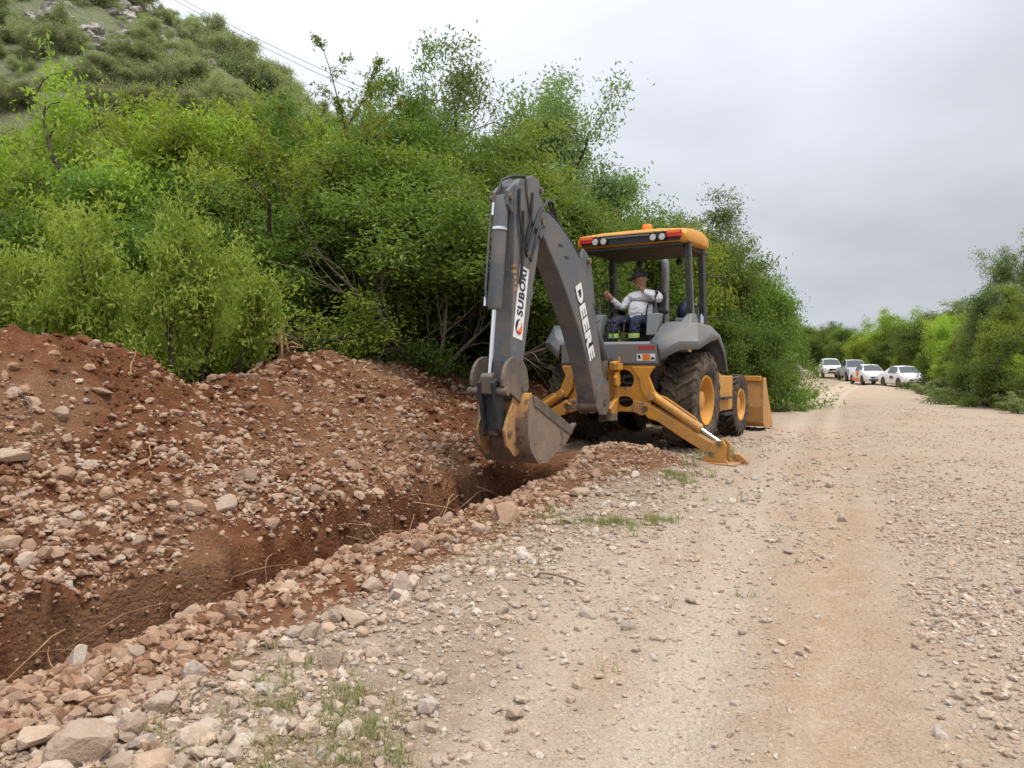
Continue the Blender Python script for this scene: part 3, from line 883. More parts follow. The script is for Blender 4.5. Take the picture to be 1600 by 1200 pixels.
def wood_mesh(sk, maxlev, name='trunk'):
    mb = MB()
    for pts, rad, lev in sk:
        if lev > maxlev: continue
        mb.tube(pts, rad, 7 if lev == 0 else 5 if lev == 1 else 3, cap=False)
    v = np.array(mb.v); f = np.array(mb.f)
    return np_mesh(name, v, f.ravel(), 4, True)
def leaf_mesh(sk, L, per, ll, lw, spread, seed, levels=1, name='crown', droop=0.0, per_cluster=42):
    rg = np.random.default_rng(seed)
    segs = [(pts[i], pts[i + 1]) for pts, rad, lev in sk if lev > L - levels for i in range(len(pts) - 1)]
    A = np.array([s[0][:] for s in segs]); B = np.array([s[1][:] for s in segs])
    # uneven fullness: some twigs are rich, some almost bare
    wt_ = rg.gamma(1.0, 1.0, len(segs)); wt_ /= wt_.sum()
    n = int(per * len(segs))
    # leaves sit in clusters on short shoots, with gaps in between
    K = max(40, n // per_cluster)
    ic = rg.choice(len(segs), K, p=wt_)
    cc = A[ic] + (B[ic] - A[ic]) * rg.random((K, 1)) + rg.normal(0, spread * 0.35, (K, 3))
    cs = rg.uniform(0.6, 1.5, K)
    w2 = cs ** 2 * rg.uniform(0.5, 1.5, K)
    pick = rg.choice(K, n, p=w2 / w2.sum())
    ix = ic[pick]
    off = rg.normal(0, 1, (n, 3)) * np.array([1.0, 1.0, 0.7])
    C = cc[pick] + off * (spread * cs[pick])[:, None]
    stray = rg.random(n) < 0.12
    C[stray] += rg.normal(0, spread * 1.2, (int(stray.sum()), 3))
    ax = B[ix] - A[ix]; ax /= (np.linalg.norm(ax, axis=1, keepdims=True) + 1e-6)
    d = ax * 0.6 + rg.normal(0, 0.75, (n, 3)); d[:, 2] -= droop
    d /= np.linalg.norm(d, axis=1, keepdims=True)
    nn = rg.normal(0, 0.8, (n, 3)); nn[:, 2] += 0.9
    w = np.cross(d, nn); w /= (np.linalg.norm(w, axis=1, keepdims=True) + 1e-6)
    l_ = ll * rg.uniform(0.6, 1.35, (n, 1)); w_ = lw * rg.uniform(0.7, 1.3, (n, 1))
    up_ = np.cross(w, d)
    P = np.stack([C - d * l_ * 0.5, C + w * w_ * 0.5 + up_ * w_ * 0.25, C + d * l_ * 0.5, C - w * w_ * 0.5 + up_ * w_ * 0.25], 1).reshape(-1, 3)
    return np_mesh(name, P, np.arange(n * 4), 4, False)

def round_crown(sk, k, seed):
    """pull far-flung shoots in so that the crown gets a rounded, lobed outline"""
    allp = np.array([q[:] for pts, r, l in sk for q in pts])
    top = np.percentile(allp[:, 2], 97); cz = 0.54 * top; rz = 0.50 * top; rx = k * top
    rj = random.Random(seed)
    for pts, r, l in sk:
        jit_ = rj.uniform(0.86, 1.05) if rj.random() < 0.8 else rj.uniform(1.05, 1.30)
        if l < 2: jit_ = 1.0
        for q in pts:
            vx, vy, vz = q.x / rx, q.y / rx, (q.z - cz) / rz
            d = math.sqrt(vx * vx + vy * vy + vz * vz) + 1e-6
            az = math.atan2(vy, vx); el = math.asin(max(-1, min(1, vz / d)))
            R0 = 1 + 0.13 * math.sin(3 * az + seed) * math.cos(2 * el + seed * 0.7) + 0.09 * math.sin(5 * az + 2.1 * seed + 3 * el) + 0.05 * math.sin(9 * az + 6 * el)
            e = d / R0
            if e > 0.8 and vz > -0.95:
                f = R0 * (0.8 + 0.34 * (1 - math.exp(-(e - 0.8) * 1.5))) / d
                f *= 1 + (jit_ - 1) * min(1.0, (e - 0.8) * 3)
                q.x = vx * f * rx; q.y = vy * f * rx; q.z = cz + vz * f * rz
    return sk
KIND = {}
def variant(key, leaf, sk_args, per, ll, lw, spread, wood_lev, levels=1, droop=0.0, seed=1, k=None, pc=42):
    sk, L = grow(seed, **sk_args)
    if k: round_crown(sk, k, seed)
    tm = wood_mesh(sk, wood_lev); tm.materials.append(M['bark'])
    cm = leaf_mesh(sk, L, per, ll, lw, spread, seed + 50, levels, droop=droop, per_cluster=pc); cm.materials.append(LEAF[leaf])
    co = np.empty(len(cm.vertices) * 3, np.float32); cm.vertices.foreach_get('co', co); co = co.reshape(-1, 3)
    top = float(np.percentile(co[:, 2], 99.3)); rad = float(np.percentile(np.hypot(co[:, 0], co[:, 1]), 88))
    KIND[key] = (tm, cm, top, rad)
dense = dict(stems=6, stem_len=3.0, ratios=(0.55, 0.55, 0.55), kids=(8, 5, 4), lean=0.50, wig=0.20, up=0.01, r0=0.08, bare=0.12, sub_angle=(0.6, 1.25))
variant('bright_a', 'bright', dense, 18, 0.085, 0.031, 0.115, 2, 2, seed=3, k=0.42)
variant('bright_b', 'bright', dict(dense, stems=5, lean=0.42, stem_len=3.4), 21, 0.085, 0.031, 0.115, 2, 2, seed=8, k=0.38)
variant('green_a', 'green', dict(dense, stems=4, stem_len=4.2, lean=0.26, up=0.05, sub_angle=(0.45, 1.0)), 23, 0.085, 0.028, 0.10, 2, 2, seed=12, k=0.30)
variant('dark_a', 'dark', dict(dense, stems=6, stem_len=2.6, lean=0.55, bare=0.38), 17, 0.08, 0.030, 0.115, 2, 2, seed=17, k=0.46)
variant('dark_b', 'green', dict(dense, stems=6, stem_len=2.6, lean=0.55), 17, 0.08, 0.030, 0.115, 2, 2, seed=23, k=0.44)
variant('trunked', 'green', dict(stems=4, stem_len=3.2, ratios=(0.50, 0.55, 0.55), kids=(9, 5, 4), lean=0.34, wig=0.20, up=0.01, r0=0.085, bare=0.55, sub_angle=(0.6, 1.2)), 24, 0.08, 0.030, 0.115, 2, 2, seed=27, k=0.42)
variant('mesquite', 'olive', dict(stems=1, stem_len=3.0, ratios=(0.75, 0.6, 0.5), kids=(10, 6, 5), lean=0.12, wig=0.22, up=0.0, r0=0.12, bare=0.42, sub_angle=(0.7, 1.35)), 34, 0.062, 0.024, 0.09, 3, 2, 0.15, seed=31, k=0.42)
variant('mesquite_b', 'olive', dict(stems=3, stem_len=2.8, ratios=(0.62, 0.55, 0.5), kids=(8, 5, 4), lean=0.42, wig=0.24, up=0.0, r0=0.09, bare=0.3, sub_angle=(0.7, 1.3)), 26, 0.066, 0.025, 0.085, 3, 2, 0.1, seed=37, k=0.42)
variant('leader', 'olive', dict(stems=1, stem_len=4.8, ratios=(0.34, 0.4), kids=(16, 5), lean=0.10, wig=0.11, up=0.06, r0=0.05, bare=0.25, sub_angle=(0.4, 1.0)), 30, 0.065, 0.025, 0.035, 2, 2, seed=44, pc=7)
variant('tall_grey', 'grey', dict(stems=2, stem_len=4.6, ratios=(0.50, 0.52, 0.5), kids=(11, 6, 4), lean=0.24, wig=0.17, up=0.0, r0=0.12, bare=0.28, sub_angle=(0.7, 1.35)), 34, 0.09, 0.033, 0.13, 3, 2, seed=47, k=0.40)
variant('bush', 'light', dict(stems=12, stem_len=1.5, ratios=(0.46, 0.5, 0.5), kids=(6, 4, 3), lean=0.60, wig=0.16, up=0.0, r0=0.025, bare=0.05), 15, 0.046, 0.018, 0.055, 1, 2, seed=53, k=0.52)
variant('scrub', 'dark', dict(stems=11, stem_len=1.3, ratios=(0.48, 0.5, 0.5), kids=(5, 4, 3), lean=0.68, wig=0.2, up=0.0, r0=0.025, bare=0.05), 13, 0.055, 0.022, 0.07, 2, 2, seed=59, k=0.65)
variant('pale_bush', 'pale', dict(stems=9, stem_len=1.0, ratios=(0.55, 0.5, 0.5), kids=(5, 4, 3), lean=0.85, wig=0.2, up=0.06, r0=0.025, bare=0.05), 9, 0.085, 0.034, 0.06, 2, 2, seed=61)
variant('hill_a', 'hill', dict(dense, stems=7, stem_len=1.7, lean=0.9, wig=0.3, kids=(5, 4, 3)), 20, 0.14, 0.055, 0.20, 1, 2, seed=67, pc=16)
variant('hill_b', 'hill', dict(dense, stems=4, stem_len=2.1, lean=0.5, wig=0.3, kids=(5, 4, 3)), 26, 0.14, 0.055, 0.20, 1, 2, seed=71, pc=16)
variant('hill_c', 'hill', dict(dense, stems=3, stem_len=2.3, lean=0.7, wig=0.35, up=0.05, kids=(6, 4, 3)), 26, 0.13, 0.05, 0.17, 1, 2, seed=73, pc=24)

def plant(key, x, y, h, name, label, cat='tree', group=None, rz=None, z=None, wide=1.0, rg=random.Random(77)):
    tm, cm, top, rad = KIND[key]
    s = h / top
    slim = {'leader': 0.20, 'tall_grey': 0.37, 'green_a': 0.30, 'bright_a': 0.40, 'bright_b': 0.37, 'dark_a': 0.44, 'dark_b': 0.44, 'mesquite': 0.42, 'mesquite_b': 0.40, 'bush': 0.52, 'scrub': 0.68, 'pale_bush': 0.7}.get(key, 0.6)
    wd = h * slim * wide / rad
    gz = float(ground_z(np.array([x]), np.array([y]))[0]) if z is None else z
    o = empty(name, (x, y, gz), rg.uniform(0, 6.28) if rz is None else rz)
    o.scale = (wd, wd, s)
    t = link('trunk', tm, None, o); c = link('crown', cm, None, o)
    tag(o, label, cat, group)
    return o
def P(px, Y):
    return (px - 800) / 1200.0 * Y
G1 = 'thicket behind the soil heap'
# left thicket
plant('bright_a', P(150, 14.0), 14.0, 4.90, 'thicket_tree', 'broad bright green leafy tree growing just below the rocky hillside', group=G1, wide=1.15)
plant('bright_b', P(275, 15.0), 15.0, 5.59, 'thicket_tree', 'tallest bright yellow green tree in front of the hillside', group=G1, wide=1.1)
plant('bright_b', P(385, 15.5), 15.5, 5.42, 'thicket_tree', 'bright green tree between the tallest one and the olive mesquite', group=G1, rz=2.0, wide=1.0)
plant('bright_a', P(20, 13.0), 13.0, 4.30, 'thicket_tree', 'mid green spreading tree at the open end of the thicket by the hill', group=G1, rz=1.0, wide=1.2)
plant('dark_b', P(-60, 11.5), 11.5, 3.61, 'thicket_tree', 'dark green low tree at the open end of the thicket', group=G1, rz=1.0, wide=1.2)
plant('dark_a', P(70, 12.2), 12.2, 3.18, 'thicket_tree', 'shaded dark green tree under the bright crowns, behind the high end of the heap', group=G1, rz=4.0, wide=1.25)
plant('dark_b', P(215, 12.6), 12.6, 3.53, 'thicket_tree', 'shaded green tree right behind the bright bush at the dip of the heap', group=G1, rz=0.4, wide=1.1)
plant('trunked', P(345, 13.2), 13.2, 3.78, 'thicket_tree', 'dark tree with bare lower stems beside the olive mesquite trunk', group=G1, rz=2.4, wide=1.0)
plant('mesquite', P(500, 12.2), 12.2, 4.30, 'mesquite_tree', 'olive green mesquite with a crooked dark trunk rising behind the heap', group=G1, rz=0.8, wide=1.25)
plant('leader', P(470, 12.4), 12.4, 6.6, 'mesquite_tree', 'sparse upright mesquite whose thin branches stand against the sky', group=G1, rz=0.3, wide=1.3)
plant('mesquite_b', P(405, 13.4), 13.4, 3.44, 'mesquite_tree', 'spreading olive mesquite with several thin stems', group=G1, rz=2.0, wide=1.0)
plant('green_a', P(585, 15.5), 15.5, 6.7, 'thicket_tree', 'upright feathery green tree beside the sparse upright mesquite', group=G1, rz=0.0, wide=0.95)
plant('green_a', P(660, 16.5), 16.5, 6.4, 'thicket_tree', 'feathery green tree in front of the tall grey green one', group=G1, rz=2.5, wide=1.1)
plant('bright_b', P(480, 16.0), 16.0, 4.99, 'thicket_tree', 'bright green tree showing behind the olive mesquite crown', group=G1, rz=5.5, wide=1.1)
plant('tall_grey', P(735, 19.0), 19.0, 7.9, 'tall_tree', 'tallest grey green open crowned tree behind the raised digger arm', group=G1, rz=0.6, wide=1.0)
plant('tall_grey', P(832, 20.5), 20.5, 8.1, 'tall_tree', 'grey green tree with drooping side branches above the cab roof', group=G1, rz=3.1, wide=0.95)
plant('tall_grey', P(905, 21.5), 21.5, 6.6, 'tall_tree', 'lower grey green tree whose branches reach out above the cab roof', group=G1, rz=5.1, wide=0.8)
plant('trunked', P(605, 13.2), 13.2, 4.04, 'thicket_tree', 'dense dark green tree behind the dead brush', group=G1, rz=3.0, wide=1.1)
plant('trunked', P(700, 13.8), 13.8, 3.78, 'thicket_tree', 'dense dark tree beside the bucket end of the digger arm', group=G1, rz=5.0, wide=1.15)
plant('mesquite_b', P(735, 14.6), 14.6, 4.64, 'mesquite_tree', 'olive green mesquite crown above the dense dark tree', group=G1, rz=1.0, wide=1.05)
plant('dark_b', P(790, 15.5), 15.5, 4.21, 'thicket_tree', 'dense green tree directly behind the digger arm', group=G1, rz=0.5, wide=1.1)
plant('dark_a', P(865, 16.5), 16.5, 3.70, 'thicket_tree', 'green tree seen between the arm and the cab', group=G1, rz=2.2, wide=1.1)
plant('bush', P(240, 9.1), 9.1, 2.55, 'bush', 'bright light green bush growing at the dip of the soil heap', 'bush', G1, rz=0.4, wide=1.0)
plant('bush', P(185, 9.6), 9.6, 1.90, 'bush', 'smaller light green bush beside the bright one at the heap', 'bush', G1, rz=2.4, wide=1.05)
for i, (px, Y, h, k) in enumerate(((-20, 9.6, 1.9, 'scrub'), (60, 10.2, 2.0, 'scrub'), (110, 10.6, 1.9, 'bush'), (320, 11.2, 1.5, 'scrub'), (545, 16.5, 2.0, 'scrub'),
                                   (660, 16.6, 2.0, 'scrub'), (780, 14.2, 2.2, 'scrub'), (840, 15.2, 2.2, 'scrub'), (500, 17, 2.4, 'scrub'), (300, 13.0, 2.4, 'scrub'), (450, 17, 2.4, 'scrub'),
                                   (160, 13.0, 2.5, 'scrub'), (20, 12.5, 2.5, 'scrub'))):
    plant(k, P(px, Y), Y, h, 'undergrowth_shrub', 'tangled shrub in the shaded undergrowth behind the heap', 'shrub', 'undergrowth behind the heap', wide=1.2)
# behind the machine and along the far side of the road
G2 = 'roadside trees beyond the machine'
for px, Y, h, k, lab in (
        (925, 18.0, 4.2, 'dark_b', 'green tree showing between the arm and the cab post'),
        (985, 19.0, 4.3, 'bright_a', 'light green tree seen through the open cab behind the operator'),
        (1050, 20.0, 4.4, 'dark_b', 'green tree behind the cab, seen beside the exhaust pipe'),
        (1115, 21.0, 5.3, 'tall_grey', 'thin grey green tree sticking up beside the cab roof'),
        (1085, 22.0, 4.6, 'mesquite_b', 'olive tree behind the cab posts on the road side'),
        (1112, 21.5, 4.3, 'dark_b', 'green tree between the cab roof corner and the road'),
        (1145, 23.0, 4.4, 'green_a', 'upright green tree with ragged top next to the road'),
        (1165, 24.5, 3.5, 'dark_b', 'rounded green tree standing closest to the road edge'),
        (1142, 20.0, 2.5, 'dark_a', 'low dark tree behind the front wheel of the machine'),
        (1130, 18.5, 2.5, 'dark_a', 'low dark tree behind the fender of the machine')):
    plant(k, P(px, Y), Y, h, 'roadside_tree', lab, 'tree', G2, wide=1.1)
for i, (px, Y, h) in enumerate(((1182, 20, 0.9), (1198, 22.5, 0.9), (1200, 26, 1.2), (1160, 19, 1.0), (1100, 19, 1.8), (1040, 18, 1.8), (980, 17.5, 1.9))):
    plant('scrub', P(px, Y), Y, h, 'roadside_shrub', 'low dark shrub at the foot of the roadside trees', 'shrub', 'low shrubs under the roadside trees beyond the machine', wide=1.3)
for px, Y, h in ((1225, 21, 0.35), (1240, 24, 0.4), (1212, 19, 0.35), (1252, 28, 0.45)):
    plant('pale_bush', P(px, Y), Y, h, 'weed_clump', 'knee high pale weed clump at the road edge past the front loader', 'weeds', 'weed clumps on the road edge', wide=1.6)
# right-hand side and far end of the road
G3 = 'scrub wall on the parked cars side of the track'
for px, Y, h, k, lab, wd in (
        (1606, 24.0, 4.9, 'tall_grey', 'tall dark tree rising above the scrub across the track from the machine', 0.8),
        (1632, 22.0, 3.3, 'mesquite_b', 'dark tree under the tall one across the track from the machine', 1.1),
        (1585, 27.0, 3.0, 'dark_b', 'olive green dense tree at the foot of the tall tree across the track', 1.3),
        (1640, 20.0, 1.8, 'scrub', 'low dark scrub at the road edge under the tall tree across the track', 1.5),
        (1555, 34.0, 3.3, 'mesquite_b', 'brownish olive tree in the scrub near the pale weedy shrub', 1.2),
        (1520, 40.0, 3.9, 'bright_a', 'dark green tree in the scrub above the parked sedans', 1.2),
        (1450, 62.0, 5.4, 'dark_b', 'green tree right behind the sedan hidden by weeds', 1.2),
        (1415, 70.0, 6.0, 'bright_b', 'bright green rounded tree behind the two sedans', 1.3),
        (1370, 82.0, 5.2, 'bright_a', 'light green tree behind the grey pickup', 1.3),
        (1395, 68.0, 3.8, 'dark_a', 'dark shaded tree between the sedans and the bright tree', 1.2),
        (1330, 88.0, 5.0, 'dark_b', 'dark tree at the far bend of the road', 1.3),
        (1300, 98.0, 5.6, 'dark_a', 'far dark tree behind the white pickup', 1.4),
        (1270, 95.0, 5.2, 'dark_b', 'far tree left of the white pickup by the gate', 1.3),
        (1225, 75.0, 4.2, 'dark_a', 'dark tree beside the gate post', 1.2),
        (1475, 60.0, 5.6, 'green_a', 'upright green tree rising out of the scrub beyond the parked sedans', 1.3),
        (1510, 54.0, 5.2, 'bright_b', 'rounded green tree in the scrub next to the upright green one', 1.3),
        (1540, 42.0, 4.6, 'mesquite_b', 'olive tree rising behind the brownish olive tree in the scrub', 1.3),
        (1590, 36.0, 3.7, 'bright_a', 'green tree behind the tall tree across the track', 1.3)):
    plant(k, P(px, Y), Y, h, 'scrub_tree', lab, 'tree', G3, wide=wd)
for px, Y, h in ((1555, 26, 1.4), (1590, 23, 1.4), (1530, 31, 1.5), (1620, 21, 1.4), (1500, 38, 1.6), (1535, 37, 2.0), (1570, 30, 1.9), (1487, 46, 1.9), (1600, 25.5, 2.0), (1640, 22, 1.7), (1455, 60, 2.2), (1505, 46, 2.6), (1345, 85, 2.5), (1320, 92, 2.6), (1285, 100, 2.8), (1380, 74, 2.4), (1425, 64, 2.2)):
    plant('bush' if int(px) % 3 == 0 else 'scrub', P(px, Y), Y, h, 'scrub_shrub', 'low dense shrub at the foot of the scrub on the parked cars side', 'shrub', 'low shrubs on the parked cars side', wide=1.35)
plant('pale_bush', P(1497, 31.0), 31.0, 1.0, 'pale_shrub', 'pale grey green weedy shrub half hiding the nearest sedan', 'shrub', wide=1.7)
for px, Y, h in ((1462, 35, 0.7), (1530, 26.5, 0.7), (1480, 29, 0.45), (1570, 20.5, 0.5), (1515, 27, 0.4), (1545, 23, 0.5), (1590, 19.5, 0.5), (1500, 25, 0.4), (1560, 22, 0.6), (1612, 17.5, 0.45), (1450, 33, 0.4)):
    plant('pale_bush', P(px, Y), Y, h, 'weed_clump', 'pale weeds at the foot of the scrub on the parked cars side', 'weeds', 'weeds on the parked cars side', wide=1.7)
# trees at the end of the view, closing the skyline
rg = random.Random(5)
for i in range(26):
    px = 880 + i * 32 + rg.uniform(-10, 10); Y = rg.uniform(105, 150)
    plant(rg.choice(('dark_a', 'dark_b', 'green_a')), P(px, Y), Y, rg.uniform(4.5, 6.2), 'skyline_tree', 'small distant tree in the line that closes the far view', 'tree', 'distant tree line', wide=1.6)
# hillside shrubs
rg = np.random.default_rng(9)
cnt = 0
while cnt < 299:
    x = rg.uniform(-135, -5); y = rg.uniform(62, 165)
    z = float(hill_z(x, y))
    if z < 6: continue
    px = 800 + 1200 * x / y; py = 560 - 1200 * (z - 1.5) / y
    if not (-60 < px < 640 and -70 < py < 420): continue
    e = 1.0
    gx = (float(hill_z(x + e, y)) - z) ; gy = (float(hill_z(x, y + e)) - z)
    if (gx * -x + gy * -y) > 6 * abs(gy): pass
    rock = float(fbm(np.array([x * 0.06]), np.array([y * 0.06]), 3, 211)[0])
    bare_ = (160 < px < 320 and 10 < py < 115) or (70 < px < 130 and 0 < py < 70)
    if bare_ and rg.random() < 0.55: continue
    plant(('hill_a', 'hill_b', 'hill_c')[int(rg.integers(0, 3))], x, y, float(np.clip(rg.lognormal(1.0, 0.38), 1.2, 5.0)), 'hillside_shrub', 'grey green shrub growing on the rocky hillside', 'shrub', 'shrubs covering the hillside', z=z - 0.1, wide=rg.uniform(0.95, 2.0))
    cnt += 1
# rock outcrops on the hill
def make_rockface():
    m, nt, out = mat_new('outcrop_rock'); g = NT(nt)
    tc = g.n('ShaderNodeTexCoord').outputs['Object']
    a = g.noise(tc, 1.3, 6, 0.65); b = g.noise(tc, 6, 5, 0.6)
    c = g.mix(g.rng(a, 0.35, 0.65), (0.29, 0.27, 0.245), (0.47, 0.445, 0.41))
    g.bsdf(out, c, 0.95, 0, g.bump(g.math('ADD', a, b), 0.9, 0.3), 0.1)
    return m
M['outcrop'] = make_rockface()
rg = np.random.default_rng(21)
oc = []
for i in range(6):
    v = rock_shape(IV3, rg, 0.2, 12); v += rg.normal(0, 0.05, v.shape)
    me = np_mesh('outcrop', v, IF3, 3, False); me.materials.append(M['outcrop']); oc.append(me)
def on_hill(px, py):
    Pp = math.atan(40 / 1200.0)
    dx = (px - 800) / 1200.0; dz = -(py - 600) / 1200.0
    d = (dx, math.cos(Pp) + dz * math.sin(Pp), dz * math.cos(Pp) - math.sin(Pp))
    t = np.linspace(50, 190, 3000)
    g = hill_z(d[0] * t, d[1] * t)
    i = int(np.argmax(g >= CAM_H + d[2] * t))
    return (float(d[0] * t[i]), float(d[1] * t[i]), float(g[i])) if i else None
spots = [(205, 40), (225, 62), (245, 55), (200, 68), (235, 30), (262, 82), (290, 100), (150, 52), (120, 62), (85, 12), (95, 30), (180, 22), (215, 20), (310, 96), (75, 45), (255, 70), (285, 88), (140, 65)]
for px0, py0 in spots:
    for q in range(4):
        p = on_hill(px0 + rg.normal(0, 9), py0 + rg.normal(0, 8))
        if not p: continue
        sz = rg.uniform(0.7, 2.1)
        o = link('rock_outcrop', oc[int(rg.integers(0, 6))])
        o.location = (p[0], p[1], p[2] + 0.2); o.scale = (sz * rg.uniform(0.8, 1.4), sz, sz * rg.uniform(0.9, 1.7))
        o.rotation_euler = (rg.normal(0, 0.4), rg.normal(0, 0.4), rg.uniform(0, 6.28))
        tag(o, 'bare pale grey rock block of the broken outcrop high on the hillside', 'rock', 'rock outcrops on the hillside')

# dead brush dragged up behind the heap
def dead_mesh(seed, **k):
    a = dict(stems=5, stem_len=1.6, ratios=(0.5, 0.5), kids=(6, 4), lean=1.15, wig=0.14, up=-0.01, r0=0.028, bare=0.2, sub_angle=(0.3, 0.8)); a.update(k)
    sk, L = grow(seed, **a)
    me = wood_mesh(sk, 5, 'dead_branches'); me.materials.append(M['deadwood']); return me
dm = [dead_mesh(3), dead_mesh(7), dead_mesh(9, stems=4, stem_len=1.9, lean=0.9)]
for i, (px, Y, s, lab) in enumerate(((650, 11.9, 1.2, 'leafless grey brush pile with long pale branches behind the heap'),
                                     (725, 12.4, 1.15, 'leafless twiggy brush beside the digger arm'),
                                     (570, 11.7, 0.85, 'leafless brush near the mesquite trunk behind the heap'),
                                     (690, 12.8, 1.6, 'tall tangle of dry branches leaning on the dense dark tree'),
                                     (395, 11.9, 0.8, 'small dry brush under the spreading mesquite'))):
    x = P(px, Y)
    o = link('dead_brush', dm[i % 3]); o.location = (x, Y, float(ground_z(np.array([x]), np.array([Y]))[0]) + 0.1)
    o.rotation_euler = (0, 0, i * 1.3); o.scale = (s, s, s)
    tag(o, lab, 'dead brush', 'dead brush behind the heap')
# uprooted stump on the crest
mb = MB(); rr = random.Random(4)
mb.tube([(0, 0, -0.1), (0.02, 0.01, 0.12), (-0.02, 0.0, 0.3), (0.05, 0.02, 0.52)], [0.07, 0.06, 0.035, 0.012], 7)
for i in range(9):
    a = rr.uniform(0, 6.28); l_ = rr.uniform(0.15, 0.4)
    mb.tube([(0, 0, 0.03 + 0.02 * i), (math.cos(a) * l_ * 0.5, math.sin(a) * l_ * 0.5, 0.1 + 0.02 * i), (math.cos(a) * l_, math.sin(a) * l_, rr.uniform(-0.1, 0.2))], [0.03, 0.018, 0.005], 5)
sx, sy = gpt(440, 560)
o = mb.build('uprooted_stump', M['root']); o.location = (sx, sy, float(ground_z(np.array([sx]), np.array([sy]))[0]))
tag(o, 'reddish uprooted stump sticking up from the crest of the heap', 'stump')

# roots cut by the trench, hanging from its far wall
rr = random.Random(11)
for i in range(64):
    s = rr.uniform(-0.9, 5.6); n = TR_W + float(wob2(np.array([s]))[0])
    zt = float(base_z(*to_xy(np.array([n]), np.array([s])))[0]) - rr.uniform(0.02, 0.5)
    pts = []
    nn, ss, zz = n - 0.04, s, zt
    dn, ds, dz = -rr.uniform(0.07, 0.17), rr.uniform(-0.16, 0.16), rr.uniform(-0.05, 0.08)
    for k in range(7):
        x, y = to_xy(nn, ss); pts.append((x, y, zz))
        nn += dn * 0.55; ss += ds; zz += dz
        dz -= 0.022; ds += rr.uniform(-0.07, 0.07); dn += rr.uniform(-0.03, 0.05)
    r0 = rr.uniform(0.0025, 0.006) if i % 4 else rr.uniform(0.006, 0.013)
    MB().tube(pts, [r0 * (1 - 0.11 * k) for k in range(7)], 5).build('root', M['root'], setting['trench'], smooth=60)
# stray roots and sticks on the heap and verge
for i, (px, py) in enumerate(((45, 640), (100, 800), (235, 715), (330, 680), (210, 570), (490, 715), (360, 800), (190, 830), (590, 660), (320, 1090), (150, 1110), (680, 830), (870, 910), (560, 740), (420, 640))):
    x, y = gpt(px, py)
    a = rr.uniform(0, 6.28); l_ = rr.uniform(0.15, 0.4); pts = []
    for k in range(6):
        xx = x + math.cos(a) * l_ * (k / 5 - 0.5) + rr.uniform(-0.02, 0.02); yy = y + math.sin(a) * l_ * (k / 5 - 0.5)
        pts.append((xx, yy, float(ground_z(np.array([xx]), np.array([yy]))[0]) + 0.015 + 0.03 * math.sin(k * 0.63)))
    par = setting['spoil_heap'] if i < 9 or i > 12 else setting['ground']
    MB().tube(pts, [0.009 - 0.001 * k for k in range(6)], 5).build('stick', M['root'] if i % 3 else M['deadwood'], par, smooth=60)

# grass and straw on the verge
def blades(name, cnt, tufts, mat, hmin, hmax, rg, lab, lean=0.5):
    X, Y = tufts
    ix = rg.integers(0, len(X), cnt)
    bx = X[ix] + rg.normal(0, 0.022, cnt); by = Y[ix] + rg.normal(0, 0.022, cnt)
    bz = ground_z(bx, by)
    h = rg.uniform(hmin, hmax, cnt); a = rg.uniform(0, 6.28, cnt); ln = rg.uniform(0.2, 1.0, cnt) * lean
    dx = np.cos(a); dy = np.sin(a)
    w = rg.uniform(0.0018, 0.0045, cnt)
    rows = []
    for t in (0, 0.5, 1.0):
        ox = bx + dx * h * ln * t * t * 1.6; oy = by + dy * h * ln * t * t * 1.6; oz = bz + h * t * (1 - 0.35 * ln * t) - 0.004
        ww = w * (1 - 0.85 * t)
        rows += [np.stack([ox - dy * ww, oy + dx * ww, oz], 1), np.stack([ox + dy * ww, oy - dx * ww, oz], 1)]
    V_ = np.stack(rows, 1).reshape(-1, 3)
    k = (np.arange(cnt) * 6)[:, None]
    f = np.concatenate([k + np.array([[0, 1, 3, 2]]), k + np.array([[2, 3, 5, 4]])], 1).reshape(-1)
    me = np_mesh(name, V_, f, 4, False)
    o = link(name, me, mat)
    tag(o, lab, 'grass', kind='stuff')
    return o
M['grass'] = leaf_mat('grass_blade', (0.14, 0.17, 0.065), (0.20, 0.225, 0.095), (0.31, 0.285, 0.15))
M['straw'] = leaf_mat('straw_blade', (0.30, 0.24, 0.13), (0.40, 0.33, 0.19), (0.26, 0.27, 0.12))
rg = np.random.default_rng(33)
def d_grass(n, s, X, Y):
    F = fields(X, Y)
    return (1 - F['inside']) * (1 - 0.9 * F['soil']) * (1 - 0.97 * F['road']) * clump(X, Y, 1.0, 301, -0.05, 0.3) * clump(X, Y, 3.1, 302, -0.05, 0.25) * (0.12 + 0.88 * sstep(0.8, 2.4, s))
T1 = sample_ns(420, (-2.8, -0.6), (-1.0, 9.5), rg, 0.6, d_grass)
blades('verge_grass', 5200, T1, M['grass'], 0.02, 0.085, rg, 'thin green grass tufts on the stony verge')
def d_straw(n, s, X, Y):
    F = fields(X, Y)
    return (1 - F['inside']) * (1 - 0.98 * F['road']) * (n < -0.3) * clump(X, Y, 1.2, 303, 0.0, 0.25)
T2 = sample_ns(300, (-3.0, -0.3), (-1.8, 6), rg, 0.9, d_straw)
blades('dry_grass', 3000, T2, M['straw'], 0.02, 0.08, rg, 'dry straw coloured grass among the verge stones', 0.9)
def d_far(n, s, X, Y):
    F = fields(X, Y)
    return (1 - F['road']) * ((n < -1.2) | (s > 10)) * clump(X, Y, 0.7, 305, -0.1, 0.3)
T3 = sample_ns(1500, (-14, 2.5), (6, 45), rg, 0.3, d_far)
blades('roadside_grass', 26000, T3, M['grass'], 0.05, 0.2, rg, 'rough green grass along both road edges', 0.7)

